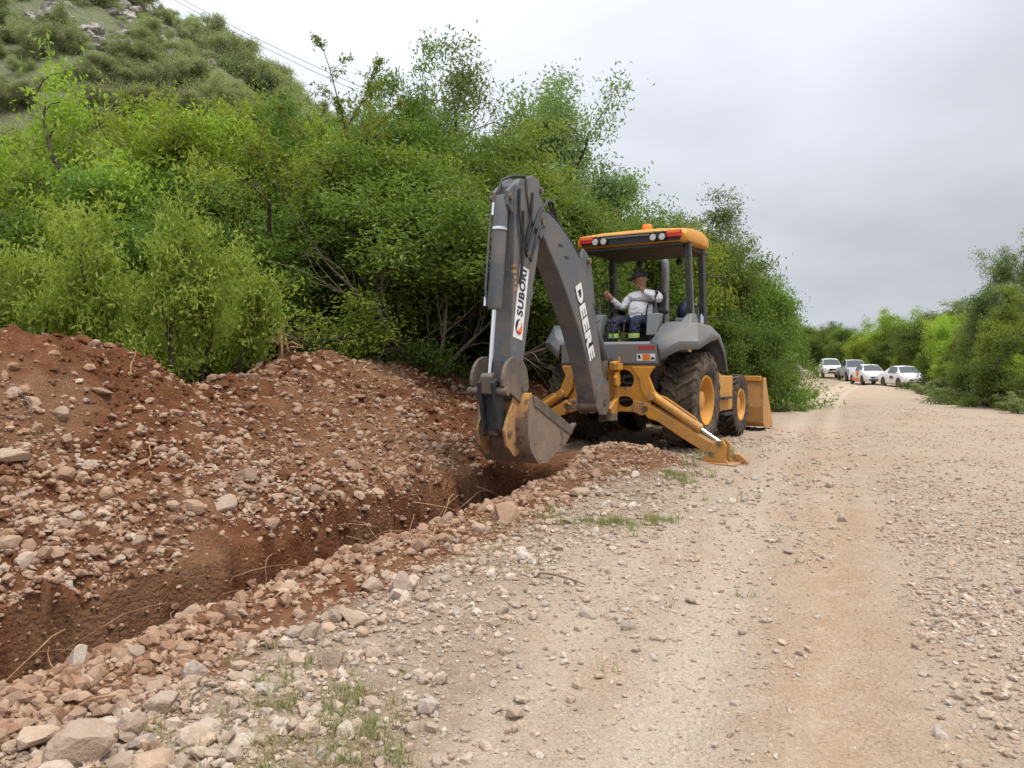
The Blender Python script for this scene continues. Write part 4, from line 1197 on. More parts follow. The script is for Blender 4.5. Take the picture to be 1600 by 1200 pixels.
# power lines high over the thicket
for i, (a, b, lab) in enumerate((((255, -6), (560, 155), 'upper overhead cable crossing the sky above the thicket'), ((268, -6), (575, 152), 'overhead cable running close below the upper one'), ((285, 52), (470, 150), 'lowest overhead cable passing in front of the hill'))):
    A_ = Vector((P(a[0], 62), 62, 1.5 + (560 - a[1]) / 1200 * 62)); B_ = Vector((P(b[0], 66), 66, 1.5 + (560 - b[1]) / 1200 * 66))
    d = B_ - A_
    A2 = A_ - d * 0.8; B2 = B_ + d * 0.35
    pts = []
    for k in range(25):
        t = k / 24; p = A2.lerp(B2, t); p.z -= 1.2 * (t * (1 - t) * 4 - 0.9); pts.append(p)
    o = MB().tube(pts, 0.022, 5).build('power_line', M['hose'], smooth=60)
    tag(o, lab, 'cable', 'overhead power lines')
# ---------------------------------------------------------------- backhoe loader (x forward, y to its left, origin under the rear axle)
BH = empty('backhoe_loader', (1.76, 11.06, 0.27), R(90 - 31))
tag(BH, 'yellow and grey backhoe loader digging the trench with its arm raised over the bucket', 'backhoe')
def text_obj(name, txt, size, mat, parent, mtx, offset=0.0, extrude=0.002, spacing=1.0, xs=1.0):
    cu = bpy.data.curves.new(name, 'FONT'); cu.body = txt; cu.size = size; cu.extrude = extrude; cu.offset = offset
    cu.align_x = 'CENTER'; cu.align_y = 'CENTER'; cu.space_character = spacing
    cu.materials.append(mat)
    o = bpy.data.objects.new(name, cu); col.objects.link(o); o.parent = parent
    o.matrix_local = mtx @ Matrix.Diagonal((xs, 1, 1, 1))
    return o
def text_mesh(name, txt, size, mat, parent, mtx, offset, extrude, length):
    cu = bpy.data.curves.new(name, 'FONT'); cu.body = txt; cu.size = size; cu.extrude = extrude; cu.offset = offset
    cu.align_x = 'CENTER'; cu.align_y = 'CENTER'; cu.space_character = 1.10; cu.resolution_u = 5
    tmp = bpy.data.objects.new(name, cu); col.objects.link(tmp)
    bpy.context.view_layer.update()
    me = bpy.data.meshes.new_from_object(tmp.evaluated_get(bpy.context.evaluated_depsgraph_get()))
    bpy.data.objects.remove(tmp)
    me.materials.clear(); me.materials.append(mat)
    xs = [v.co.x for v in me.vertices]; k = length / (max(xs) - min(xs))
    for v in me.vertices: v.co.x *= k
    o = bpy.data.objects.new(name, me); col.objects.link(o); o.parent = parent; o.matrix_local = mtx
    return o
def frame(origin, xdir, ydir):
    x = Vector(xdir).normalized(); y = Vector(ydir); z = x.cross(y).normalized(); y = z.cross(x)
    m = Matrix((x, y, z)).transposed().to_4x4(); m.translation = Vector(origin); return m

# wheels
def wheel(c, side, rad, wid, rim_r, nl, lug_h, parent, front=False):
    w = empty('wheel', (0, 0, 0)); w.parent = parent; w.location = c
    h = wid / 2
    r1 = rad - lug_h
    prof = [(-h * 0.80, rim_r), (-h * 0.98, rim_r + 0.07), (-h, (rim_r + r1) * 0.5), (-h * 0.96, r1 - 0.05), (-h * 0.84, r1 - 0.008), (0, r1), (h * 0.84, r1 - 0.008), (h * 0.96, r1 - 0.05), (h, (rim_r + r1) * 0.5), (h * 0.98, rim_r + 0.07), (h * 0.80, rim_r)]
    t = MB().lathe_y(prof, (0, 0, 0), 48)
    # chevron lugs
    for k in range(nl):
        for sd in (-1, 1):
            a0 = 2 * math.pi * (k + (0.5 if sd > 0 else 0)) / nl
            rings = []
            for (yy, da, ww, top) in ((0.02, 0.0, 0.030, 1.0), (0.35, 0.10, 0.034, 1.0), (0.62, 0.13, 0.036, 1.0), (0.90, 0.23, 0.040, 0.97), (1.0, 0.25, 0.036, 0.86)):
                a = a0 - da * (0.62 / rad) * 1.25; aw = ww / rad
                y = sd * yy * h * 1.005
                ro = r1 + lug_h * top if yy < 1 else r1 - 0.045
                ri = r1 - 0.03 if yy < 0.95 else r1 - 0.09
                rings.append([(math.cos(a - aw) * ri, y, math.sin(a - aw) * ri), (math.cos(a - aw * 0.75) * ro, y, math.sin(a - aw * 0.75) * ro), (math.cos(a + aw * 0.75) * ro, y, math.sin(a + aw * 0.75) * ro), (math.cos(a + aw) * ri, y, math.sin(a + aw) * ri)])
            t.loft(rings, True, True)
    t.build('tyre', M['rubber'], w, smooth=35)
    s = side
    rp = [(s * h * 0.82, rim_r + 0.012), (s * h * 0.90, rim_r + 0.005), (s * h * 0.86, rim_r - 0.02), (s * h * 0.55, rim_r - 0.045), (s * h * 0.20, rim_r - 0.06), (s * h * 0.12, rim_r - 0.10), (s * h * 0.16, 0.22), (s * h * 0.30, 0.17), (s * h * 0.30, 0.0)]
    rm = MB().lathe_y(rp, (0, 0, 0), 40).build('rim', M['rim_paint'], w, smooth=40)
    hb = MB().lathe_y([(s * h * 0.30, 0.13), (s * h * 0.62, 0.12), (s * h * 0.66, 0.09), (s * h * 0.66, 0.0)], (0, 0, 0), 24)
    hb.build('hub', M['rim_paint'], w, smooth=40)
    for k in range(8):
        a = k * math.pi / 4
        MB().cyl((math.cos(a) * 0.165, s * h * 0.28, math.sin(a) * 0.165), (math.cos(a) * 0.165, s * h * 0.42, math.sin(a) * 0.165), 0.016, 6).build('wheel_nut', M['steel_worn'], w)
    return w
for sd in (-1, 1):
    wheel((0, sd * 0.84, 0.655), sd, 0.665, 0.50, 0.335, 22, 0.042, BH)
    wheel((2.1, sd * 0.84, 0.485), sd, 0.49, 0.34, 0.25, 20, 0.03, BH, True)
MB().box(-0.16, 0.16, -0.60, 0.60, 0.50, 0.82).cyl((0, -0.62, 0.655), (0, 0.62, 0.655), 0.15, 16).build('rear_axle', M['grey_dark'], BH, bevel=0.02)
MB().box(2.0, 2.2, -0.66, 0.66, 0.40, 0.58).build('front_axle', M['grey_dark'], BH, bevel=0.02)
MB().box(-0.80, 2.55, -0.33, 0.33, 0.50, 0.92).build('chassis', M['grey_dark'], BH, bevel=0.02)
# engine hood and side tank
hd = MB(); hd.prism([(0.98, 0.92), (0.98, 1.62), (1.5, 1.60), (2.35, 1.42), (2.62, 1.25), (2.66, 0.80), (2.3, 0.80)], -0.43, 0.43)
hd.build('engine_hood', M['yellow'], BH, bevel=0.05, seg=3)
for sd in (-1, 1):
    MB().prism([(0.86, 0.44), (1.62, 0.44), (1.62, 0.96), (0.80, 0.98)], sd * 0.98, sd * 0.56).build('side_tank', M['yellow'], BH, bevel=0.015)
    st = MB()
    for k in range(2): st.box(0.9, 1.4, sd * 1.02 - 0.05, sd * 1.02 + 0.05, 0.40 + 0.24 * k - 0.015, 0.40 + 0.24 * k + 0.015)
    st.build('step', M['grey_dark'], BH)
ex = MB().tube([(1.6, 0.12, 1.5), (1.6, 0.12, 2.55), (1.6, 0.12, 2.75), (1.62, 0.15, 2.86), (1.68, 0.22, 2.93)], [0.065, 0.065, 0.065, 0.062, 0.058], 14)
ex.build('exhaust_pipe', M['exhaust'], BH, smooth=50)
# loader arms and bucket
for sd in (-1, 1):
    MB().prism([(0.95, 1.05), (1.15, 1.32), (1.5, 1.30), (2.5, 0.95), (3.05, 0.42), (2.98, 0.28), (2.85, 0.30), (2.3, 0.72), (1.4, 1.06)], sd * 0.56, sd * 0.47).build('loader_arm', M['yellow'], BH, bevel=0.015)
    MB().cyl((1.25, sd * 0.40, 0.75), (2.2, sd * 0.40, 0.85), 0.045, 12).build('loader_cylinder', M['yellow'], BH, smooth=40)
lb = MB()
prof = [(3.10, 0.90), (3.06, 0.70), (3.02, 0.40), (3.06, 0.14), (3.18, 0.06), (3.75, 0.02)]
inn = [(3.75, 0.045), (3.20, 0.085), (3.085, 0.16), (3.05, 0.40), (3.09, 0.70), (3.14, 0.89)]
lb.prism(prof + inn, -1.10, 1.10)
o = lb.build('loader_bucket', M['yellow_bucket'], BH)
for sd in (-1, 1):
    MB().prism([(3.06, 0.90), (3.02, 0.40), (3.06, 0.12), (3.18, 0.04), (3.78, 0.02), (3.74, 0.12), (3.30, 0.72), (3.22, 0.90)], sd * 1.10, sd * 1.125).build('side_plate', M['yellow_bucket'], o, bevel=0.004)
MB().box(3.03, 3.10, -1.08, 1.08, 0.84, 0.93).build('top_rail', M['yellow'], o, bevel=0.012)
MB().box(3.70, 3.80, -1.11, 1.11, 0.008, 0.028).build('cutting_edge', M['steel_worn'], o)

# rear panel, floor and fenders
MB().box(-0.93, 0.75, -0.60, 0.60, 1.12, 1.22).build('cab_floor', M['grey_dark'], BH, bevel=0.01)
pn = MB().prism([(-0.95, 1.16), (-0.95, 1.42), (-0.91, 1.45), (-0.84, 1.45), (-0.84, 1.16)], -0.69, 0.69).build('rear_panel', M['grey_panel'], BH, bevel=0.01)
MB().box(-0.965, -0.80, -0.70, 0.70, 1.135, 1.165).build('panel_lip', M['grey_dark'], pn)
MB().box(-0.953, -0.950, -0.665, -0.44, 1.345, 1.395).build('red_decal', M['red'], pn)
d = MB().box(-0.953, -0.950, -0.670, -0.42, 1.20, 1.29).build('warning_decal', M['white'], pn)
MB().box(-0.955, -0.953, -0.60, -0.50, 1.205, 1.285).build('orange_field', M['orange'], d)
MB().box(-0.955, -0.953, -0.660, -0.612, 1.215, 1.245).build('black_text_block', M['blackprint'], d)
MB().prism_x([(-0.475, 1.225), (-0.445, 1.225), (-0.43, 1.265), (-0.46, 1.28)], -0.955, -0.953).build('black_pictogram', M['blackprint'], d)
for sd in (-1, 1):
    R_in = [(-0.945, .60, 1.44), (-0.7, .60, 1.56), (-0.42, .62, 1.71), (0.0, .64, 1.74), (0.30, .64, 1.72), (0.56, .64, 1.52), (0.74, .64, 1.05)]
    R_o = [(-0.945, .70, 1.41), (-0.76, .88, 1.535), (-0.45, 1.06, 1.695), (0.03, 1.09, 1.67), (0.36, 1.09, 1.57), (0.61, 1.09, 1.36), (0.76, 1.09, 1.05)]
    R_c = [(-0.945, .73, 1.32), (-0.81, .935, 1.45), (-0.60, 1.12, 1.45), (-0.10, 1.13, 1.58), (0.34, 1.13, 1.55), (0.60, 1.13, 1.34), (0.765, 1.13, 1.045)]
    R_l = [(-0.945, .73, 1.21), (-0.80, .935, 1.335), (-0.60, 1.125, 1.35), (-0.12, 1.135, 1.455), (0.25, 1.135, 1.50), (0.54, 1.135, 1.31), (0.71, 1.135, 1.03)]
    fl = MB().loft([[(x, sd * y, z) for x, y, z in rr_] for rr_ in (R_in, R_o, R_c, R_l)])
    fl.build('fender', M['grey_panel'], BH, smooth=28, solid=0.02, offset=0)
    # inner wall between cab floor and fender
    wl = MB().prism([(-0.90, 1.22), (-0.90, 1.42), (-0.42, 1.70), (0.30, 1.71), (0.60, 1.45), (0.74, 1.05), (0.2, 1.2)], sd * 0.58, sd * 0.60)
    wl.build('cab_side_wall', M['grey_panel'], BH)
# cab posts, roof
def post(pts, w, d_, mat='grey_dark'):
    mb = MB(); rings = []
    for (x, y, z) in pts:
        rings.append([(x - d_ / 2, y - w / 2, z), (x + d_ / 2, y - w / 2, z), (x + d_ / 2, y + w / 2, z), (x - d_ / 2, y + w / 2, z)])
    mb.loft(rings, True, True)
    return mb.build('cab_post', M[mat], BH, bevel=0.012)
for sd in (-1, 1):
    post([(0.12, sd * 0.80, 1.70), (0.06, sd * 0.79, 2.0), (0.0, sd * 0.775, 2.90)], 0.075, 0.11)
    post([(0.92, sd * 0.72, 1.60), (0.90, sd * 0.72, 2.0), (0.84, sd * 0.71, 2.92)], 0.08, 0.13)
    MB().loft([[(0.22, sd * 0.84, 1.67), (0.10, sd * 0.835, 1.67)], [(0.075, sd * 0.842, 2.0), (0.045, sd * 0.842, 2.0)], [(0.02, sd * 0.818, 2.88), (-0.005, sd * 0.818, 2.88)]]).build('post_trim', M['grey_panel'], BH, solid=0.01)
    MB().loft([[(-0.12, sd * 0.70, 1.71), (0.30, sd * 0.70, 1.75), (0.30, sd * 0.86, 1.71), (-0.12, sd * 0.86, 1.69)], [(0.04, sd * 0.76, 1.86), (0.20, sd * 0.76, 1.86), (0.20, sd * 0.84, 1.86), (0.04, sd * 0.84, 1.86)]], True, True).build('post_foot', M['grey_panel'], BH, bevel=0.02)
    MB().tube([(0.55, sd * 0.74, 1.72), (0.55, sd * 0.76, 1.92), (0.45, sd * 0.76, 2.0), (0.30, sd * 0.77, 2.0)], 0.014, 6).build('grab_rail', M['grey_panel'], BH, smooth=60)
    # mirror on its bracket
    mr = MB().tube([(1.0, sd * 0.76, 2.45), (1.12, sd * 0.98, 2.44), (1.12, sd * 0.98, 2.42)], 0.010, 6).tube([(1.12, sd * 0.98, 2.44), (1.13, sd * 0.99, 1.86), (1.0, sd * 0.76, 1.84)], 0.010, 6).build('mirror_bracket', M['black'], BH, smooth=60)
rings = []
for x, w, z0, z1, cr_ in ((-0.20, 0.80, 2.85, 2.99, 0.0), (-0.16, 0.835, 2.82, 3.02, 0.01), (0.10, 0.855, 2.82, 3.045, 0.02), (0.55, 0.85, 2.83, 3.06, 0.02), (0.90, 0.80, 2.84, 3.05, 0.015), (1.14, 0.70, 2.86, 3.0, 0.01), (1.18, 0.66, 2.88, 2.97, 0.0)):
    hw = w
    rings.append([(x, -hw * 0.90, z0 - 0.0), (x, -hw * 0.985, z0 + 0.02), (x, -hw, z0 + 0.06), (x, -hw * 0.99, z1 - 0.07), (x, -hw * 0.94, z1 - 0.015), (x, -hw * 0.5, z1 + cr_), (x, 0, z1 + cr_ * 1.5), (x, hw * 0.5, z1 + cr_), (x, hw * 0.94, z1 - 0.015), (x, hw * 0.99, z1 - 0.07), (x, hw, z0 + 0.06), (x, hw * 0.985, z0 + 0.02), (x, hw * 0.90, z0)])
roof = MB().loft(rings, True, True).build('roof', M['yellow'], BH, smooth=40)
MB().box(-0.215, -0.195, -0.74, 0.74, 2.845, 2.975).build('light_recess', M['black'], roof)
MB().box(-0.19, 1.10, -0.74, 0.74, 2.765, 2.817).build('roof_liner', M['black'], roof, bevel=0.02)
MB().box(-0.235, -0.215, -0.30, 0.42, 2.93, 2.955).build('rear_trim', M['grey'], roof, bevel=0.006)
for sd in (-1, 1):
    tl = MB().box(-0.245, -0.20, sd * 0.655 - 0.105, sd * 0.655 + 0.105, 2.885, 2.985).build('tail_light', M['redlens'], roof, bevel=0.012)
    MB().box(-0.248, -0.244, sd * 0.655 - 0.09, sd * 0.655 + 0.09, 2.945, 2.975).build('turn_signal', M['orangelens'], tl)
    for yy in (0.37, 0.50):
        wl = MB(); wl.v = []
        y = sd * yy
        lm = MB().tube([(-0.21, y, 2.90), (-0.235, y, 2.90), (-0.275, y, 2.895)], [0.035, 0.052, 0.05], 14).build('work_light', M['black'], roof, smooth=40)
        MB().tube([(-0.274, y, 2.895), (-0.284, y, 2.894)], [0.045, 0.04], 14).build('lens', M['lamp'], lm, smooth=40)
        MB().tube([(-0.24, y, 2.94), (-0.23, y, 2.985)], 0.008, 6).build('bracket', M['black'], lm)
    MB().sphere((1.0, sd * 0.32, 2.70), 0.055, 10, 6, (1, 1, 1)).cyl((1.0, sd * 0.32, 2.72), (1.0, sd * 0.32, 2.78), 0.012, 6).build('front_work_light', M['black'], roof, smooth=60)
bc = MB().tube([(0.35, -0.05, 3.06), (0.35, -0.05, 3.10)], [0.085, 0.08], 16).build('beacon_base', M['black'], roof, smooth=40)
MB().tube([(0.35, -0.05, 3.10), (0.35, -0.05, 3.175), (0.35, -0.05, 3.19)], [0.075, 0.072, 0.06], 16).build('beacon_lens', M['orangelens'], bc, smooth=40)
# seat, consoles, levers, steering
seat = empty('seat', (0, 0, 0)); seat.parent = BH
MB().box(-0.14, 0.30, -0.34, 0.18, 1.60, 1.70).build('cushion', M['vinyl'], seat, bevel=0.04, seg=3)
MB().prism([(0.22, 1.68), (0.34, 1.66), (0.44, 2.14), (0.40, 2.20), (0.33, 2.18)], -0.33, 0.17).build('backrest', M['vinyl'], seat, bevel=0.04, seg=3)
MB().box(-0.02, 0.24, -0.22, 0.06, 1.22, 1.60).build('pedestal', M['grey_dark'], seat, bevel=0.01)
for y in (-0.40, 0.25):
    MB().prism([(-0.08, 1.88), (0.22, 1.86), (0.22, 1.92), (-0.08, 1.95)], y - 0.035, y + 0.035).build('armrest', M['vinyl'], seat, bevel=0.02)
for y, nm in ((-0.47, 'right'), (0.36, 'left')):
    cs = MB().loft([[(-0.58, y - 0.075, 1.54), (-0.44, y - 0.075, 1.54), (-0.44, y + 0.075, 1.54), (-0.58, y + 0.075, 1.54)], [(-0.50, y - 0.09, 1.84), (-0.34, y - 0.09, 1.84), (-0.34, y + 0.09, 1.84), (-0.50, y + 0.09, 1.84)]], True, True)
    cs = cs.build('lever_console', M['grey_panel'], BH, bevel=0.015)
    MB().box(-0.54, -0.46, y - 0.04, y + 0.04, 1.22, 1.56).build('console_post', M['grey_dark'], cs)
    MB().tube([(-0.42, y, 1.84), (-0.42, y, 1.90), (-0.40, y, 2.0)], [0.045, 0.025, 0.009], 8).build('lever_boot', M['black'], cs, smooth=50)
    MB().tube([(-0.42, y, 1.9), (-0.38, y + (0.0 if y > 0 else 0.02), 2.05), (-0.37, y, 2.12)], [0.009, 0.010, 0.018], 8).sphere((-0.37, y, 2.13), 0.028, 8, 6).build('control_lever', M['black'], cs, smooth=60)
for i, y in enumerate((-0.12, 0.03, 0.10)):
    MB().tube([(-0.72, y, 1.22), (-0.70, y, 1.55), (-0.66, y, 1.72)], 0.010, 6).sphere((-0.66, y, 1.73), 0.028, 8, 6).build('stabilizer_lever', M['black'], BH, smooth=60)
cl = MB().prism([(0.58, 1.22), (0.74, 1.22), (0.74, 1.85), (0.60, 1.95), (0.52, 1.92)], -0.25, 0.25).build('dash_console', M['grey_panel'], BH, bevel=0.03)
mb = MB()
pts = [(0.50 + 0.06 * math.cos(t), 0.19 * math.sin(t), 2.05 + 0.18 * math.cos(t)) for t in [k * math.pi / 10 for k in range(21)]]
mb.tube(pts, 0.014, 6, cap=False).tube([(0.50, 0, 2.05), (0.62, 0, 1.9)], 0.02, 6).tube([(0.5, -0.19, 2.05), (0.5, 0.19, 2.05)], 0.010, 6)
mb.build('steering_wheel', M['black'], BH, smooth=60)
for y in (-0.62, 0.62):
    MB().box(0.1, 0.62, y - 0.12, y + 0.06, 1.72, 1.80).build('side_console', M['grey_panel'], BH, bevel=0.02)
# water jug and jacket-like dark bundle behind the right post
MB().sphere((0.42, -0.62, 1.90), 0.17, 12, 8, (0.9, 0.75, 0.95)).build('tool_bag', M['navy'], BH, smooth=70)
MB().cyl((0.62, -0.78, 1.72), (0.62, -0.78, 1.84), 0.04, 10).cyl((0.62, -0.78, 1.84), (0.62, -0.78, 1.87), 0.025, 10).build('filler_cap', M['chrome'], BH, smooth=40)

# backhoe frame with its two big openings
def holed_plate(outer, holes, x0, x1):
    bm = bmesh.new()
    loops = []
    for poly in [outer] + holes:
        vs = [bm.verts.new((x0, p[0], p[1])) for p in poly]
        for i in range(len(vs)): loops.append(bm.edges.new((vs[i], vs[(i + 1) % len(vs)])))
    bmesh.ops.triangle_fill(bm, use_beauty=True, use_dissolve=False, edges=loops)
    r = bmesh.ops.extrude_face_region(bm, geom=bm.faces[:])
    for e_ in r['geom']:
        if isinstance(e_, bmesh.types.BMVert): e_.co.x = x1
    bmesh.ops.recalc_face_normals(bm, faces=bm.faces)
    me = bpy.data.meshes.new('backhoe_frame'); bm.to_mesh(me); bm.free(); return me
def ell(cy, cz, a, b, n=18):
    return [(cy + a * math.cos(t), cz + b * math.sin(t)) for t in [2 * math.pi * k / n for k in range(n)]]
outer = [(-0.60, 0.60), (-0.50, 0.53), (0.50, 0.53), (0.60, 0.60), (0.56, 0.72), (0.50, 0.80), (0.50, 0.92), (0.56, 1.02), (0.64, 1.13), (-0.64, 1.13), (-0.56, 1.02), (-0.50, 0.92), (-0.50, 0.80), (-0.56, 0.72)]
me = holed_plate(outer, [ell(-0.24, 0.95, 0.14, 0.135), ell(-0.25, 0.66, 0.12, 0.075), ell(0.24, 0.95, 0.14, 0.135), ell(0.25, 0.66, 0.12, 0.075)], -0.95, -0.83)
fr = link('backhoe_frame', me, M['yellow'], BH)
MB().cyl((-0.93, -0.66, 1.135), (-0.93, 0.66, 1.135), 0.035, 12).build('frame_rail', M['yellow'], fr, smooth=40)
MB().box(-0.84, -0.70, -0.62, 0.62, 0.50, 1.12).build('frame_backing', M['black'], fr)
for sd in (-1, 1):
    MB().prism_x([(sd * 0.36, 1.12), (sd * 0.66, 1.12), (sd * 0.60, 1.0), (sd * 0.67, 0.83), (sd * 0.72, 0.75), (sd * 0.68, 0.68), (sd * 0.58, 0.70), (sd * 0.50, 0.82), (sd * 0.48, 0.96)], -1.0, -0.955).build('frame_rib', M['yellow'], fr, bevel=0.006)
    MB().prism_x([(sd * 0.40, 0.68), (sd * 0.62, 0.66), (sd * 0.65, 0.58), (sd * 0.60, 0.50), (sd * 0.50, 0.49), (sd * 0.38, 0.54)], -1.01, -0.955).build('pivot_bracket', M['yellow_worn'], fr, bevel=0.01)
    for (y, z, r_) in ((sd * 0.56, 0.575, 0.045), (sd * 0.655, 0.745, 0.035)):
        MB().cyl((-1.03, y, z), (-0.80, y, z), r_, 14).build('pin', M['steel_worn'], fr, smooth=40)
for (y0, z0, y1, z1, b_) in ((-0.12, 0.92, -0.34, 0.98, 0.05), (-0.14, 1.0, -0.36, 0.90, -0.05), (-0.16, 0.88, -0.33, 1.02, 0.03), (0.14, 1.0, 0.36, 0.90, -0.05), (-0.15, 0.66, -0.36, 0.68, 0.02)):
    MB().tube([(-0.92, y0, z0), (-0.93, (y0 + y1) / 2, (z0 + z1) / 2 + b_), (-0.90, y1, z1)], 0.018, 7).build('hydraulic_hose', M['hose'], fr, smooth=60)
MB().cyl((-0.90, -0.38, 0.82), (-0.90, -0.06, 0.82), 0.04, 12).build('swing_cylinder', M['yellow_worn'], fr, smooth=40)
# swing mast
sm = MB().prism([(-0.93, 0.52), (-1.16, 0.50), (-1.22, 0.58), (-1.10, 0.66), (-0.97, 0.70), (-0.97, 1.02), (-1.10, 1.08), (-1.12, 1.18), (-0.93, 1.20)], -0.17, -0.10)
sm.prism([(-0.93, 0.52), (-1.16, 0.50), (-1.22, 0.58), (-1.10, 0.66), (-0.97, 0.70), (-0.97, 1.02), (-1.10, 1.08), (-1.12, 1.18), (-0.93, 1.20)], 0.10, 0.17)
sm = sm.build('swing_mast', M['yellow'], BH, bevel=0.012)
MB().box(-1.13, -0.98, -0.24, -0.17, 1.08, 1.165).cyl((-1.05, -0.21, 1.05), (-1.05, -0.21, 1.25), 0.014, 8).build('boom_lock', M['yellow'], sm, bevel=0.008)
MB().prism([(-1.05, 0.85), (-1.13, 0.88), (-1.15, 0.98), (-1.09, 1.06), (-1.02, 1.04), (-1.0, 0.90)], -0.215, -0.175).build('lock_hook', M['yellow'], sm, bevel=0.008)
MB().cyl((-1.08, -0.10, 0.42), (-1.08, -0.10, 0.52), 0.10, 16).cyl((-1.08, 0.0, 0.40), (-1.08, 0.0, 1.2), 0.06, 14).build('kingpin', M['steel_worn'], sm, smooth=40)

# stabilizers
for sd in (-1, 1):
    sb = empty('stabilizer', (0, 0, 0)); sb.parent = BH
    xz = -0.97
    def q_(y, z): return (sd * y, z)
    leg = [q_(0.50, 0.60), q_(0.58, 0.66), q_(0.72, 0.585), q_(1.36, 0.235), q_(1.50, 0.17), q_(1.50, 0.06), q_(1.36, 0.06), q_(1.05, 0.23), q_(0.74, 0.42), q_(0.60, 0.46)]
    MB().prism_x(leg, xz - 0.06, xz + 0.06).build('leg', M['yellow'], sb, bevel=0.012)
    # cylinder
    a = Vector((xz - 0.01, sd * 0.66, 0.745)); b = Vector((xz - 0.01, sd * 1.545, 0.185)); dd = (b - a)
    c1 = a + dd * 0.70
    cy = MB().tube([a, a + dd * 0.05, c1, c1 + dd * 0.012], [0.05, 0.058, 0.058, 0.045], 14).build('cylinder', M['yellow'], sb, smooth=40)
    MB().cyl(c1, b, 0.024, 12).build('rod', M['chrome'], cy, smooth=40)
    off = Vector((0.0, 0.0, 0.07))
    MB().tube([a + dd * 0.12 + off, a + dd * 0.2 + off * 1.25, a + dd * 0.62 + off * 1.25, a + dd * 0.68 + off * 0.7], 0.012, 7).build('oil_pipe', M['yellow'], cy, smooth=50)
    MB().cyl(a + Vector((-0.08, 0, 0)), a + Vector((0.08, 0, 0)), 0.05, 14).build('pin', M['yellow_worn'], cy, smooth=40)
    # foot: two upright cheeks on a flat sole, flipped pad behind
    ck = MB()
    for x_ in (xz - 0.105, xz + 0.075):
        ck.prism_x([q_(1.30, -0.045), q_(1.36, 0.0), q_(1.42, 0.12), q_(1.50, 0.225), q_(1.58, 0.235), q_(1.63, 0.17), q_(1.62, 0.0), q_(1.66, -0.045)], x_, x_ + 0.03)
    ft = ck.build('foot', M['yellow'], sb, bevel=0.006)
    MB().box(xz - 0.19, xz + 0.19, min(sd * 1.22, sd * 1.76), max(sd * 1.22, sd * 1.76), -0.07, -0.045).build('sole', M['yellow_worn'], ft, bevel=0.006)
    MB().box(xz - 0.17, xz + 0.17, min(sd * 1.50, sd * 1.72), max(sd * 1.50, sd * 1.72), -0.105, -0.07).build('rubber_pad', M['rubber'], ft, bevel=0.01)
    MB().prism_x([q_(1.62, -0.045), q_(1.66, 0.06), q_(1.74, 0.05), q_(1.82, -0.02), q_(1.84, -0.055)], xz + 0.10, xz + 0.20).build('grouser', M['yellow_worn'], ft, bevel=0.01)
    for (y, z) in ((1.44, 0.06), (1.545, 0.185)):
        MB().cyl((xz - 0.13, sd * y, z), (xz + 0.13, sd * y, z), 0.03, 12).build('pin', M['steel_worn'], ft, smooth=40)

# ---- arm: points given as (reach behind the pivot, height)
def rz_(pts): return [(-1.2 - r, z) for r, z in pts]
boom_out = [(1.86, 2.70), (1.82, 2.80), (1.72, 2.845), (1.60, 2.83), (1.40, 2.76), (1.12, 2.62), (0.80, 2.40), (0.62, 2.18), (0.49, 1.98), (0.40, 1.80), (0.31, 1.56), (0.22, 1.22), (0.12, 0.93), (0.05, 0.66)]
boom_in = [(0.14, 0.54), (0.30, 0.56), (0.42, 0.76), (0.52, 1.0), (0.66, 1.25), (0.85, 1.56), (1.12, 1.90), (1.40, 2.22), (1.62, 2.43), (1.78, 2.60)]
bmn = empty('boom', (0, 0, 0)); bmn.parent = BH
poly = rz_(boom_out + boom_in)
MB().prism(poly, -0.125, 0.125).build('boom_beam', M['grey'], bmn, bevel=0.014)
# stiffener flange along the outer edge and the hose run
MB().tube([(-1.2 - r, -0.10, z + 0.02) for r, z in boom_out[3:12]], 0.020, 7).build('hydraulic_hose', M['hose'], bmn, smooth=60)
MB().tube([(-1.2 - r + 0.03, -0.05, z + 0.03) for r, z in boom_out[2:12]], 0.018, 7).build('hydraulic_hose', M['hose'], bmn, smooth=60)
MB().tube([(-1.2 - r + 0.02, 0.03, z + 0.03) for r, z in boom_out[2:12]], 0.018, 7).build('hydraulic_hose', M['hose'], bmn, smooth=60)
# dipper cylinder on top of the boom
a = Vector((-1.2 - 0.62, 0, 2.40)); b = Vector((-1.2 - 1.86, 0, 3.04))
cy = MB().tube([a, a.lerp(b, 0.05), a.lerp(b, 0.62), a.lerp(b, 0.64)], [0.05, 0.065, 0.065, 0.05], 14).build('dipper_cylinder', M['grey'], bmn, smooth=40)
MB().cyl(a.lerp(b, 0.63), b, 0.03, 12).build('rod', M['chrome'], cy, smooth=40)
for y in (-0.12, 0.09):
    MB().prism(rz_([(0.86, 2.36), (0.74, 2.56), (0.60, 2.50), (0.50, 2.36), (0.44, 2.12), (0.38, 1.86), (0.56, 2.0)]), y, y + 0.03).build('cylinder_lug', M['grey'], bmn, bevel=0.01)
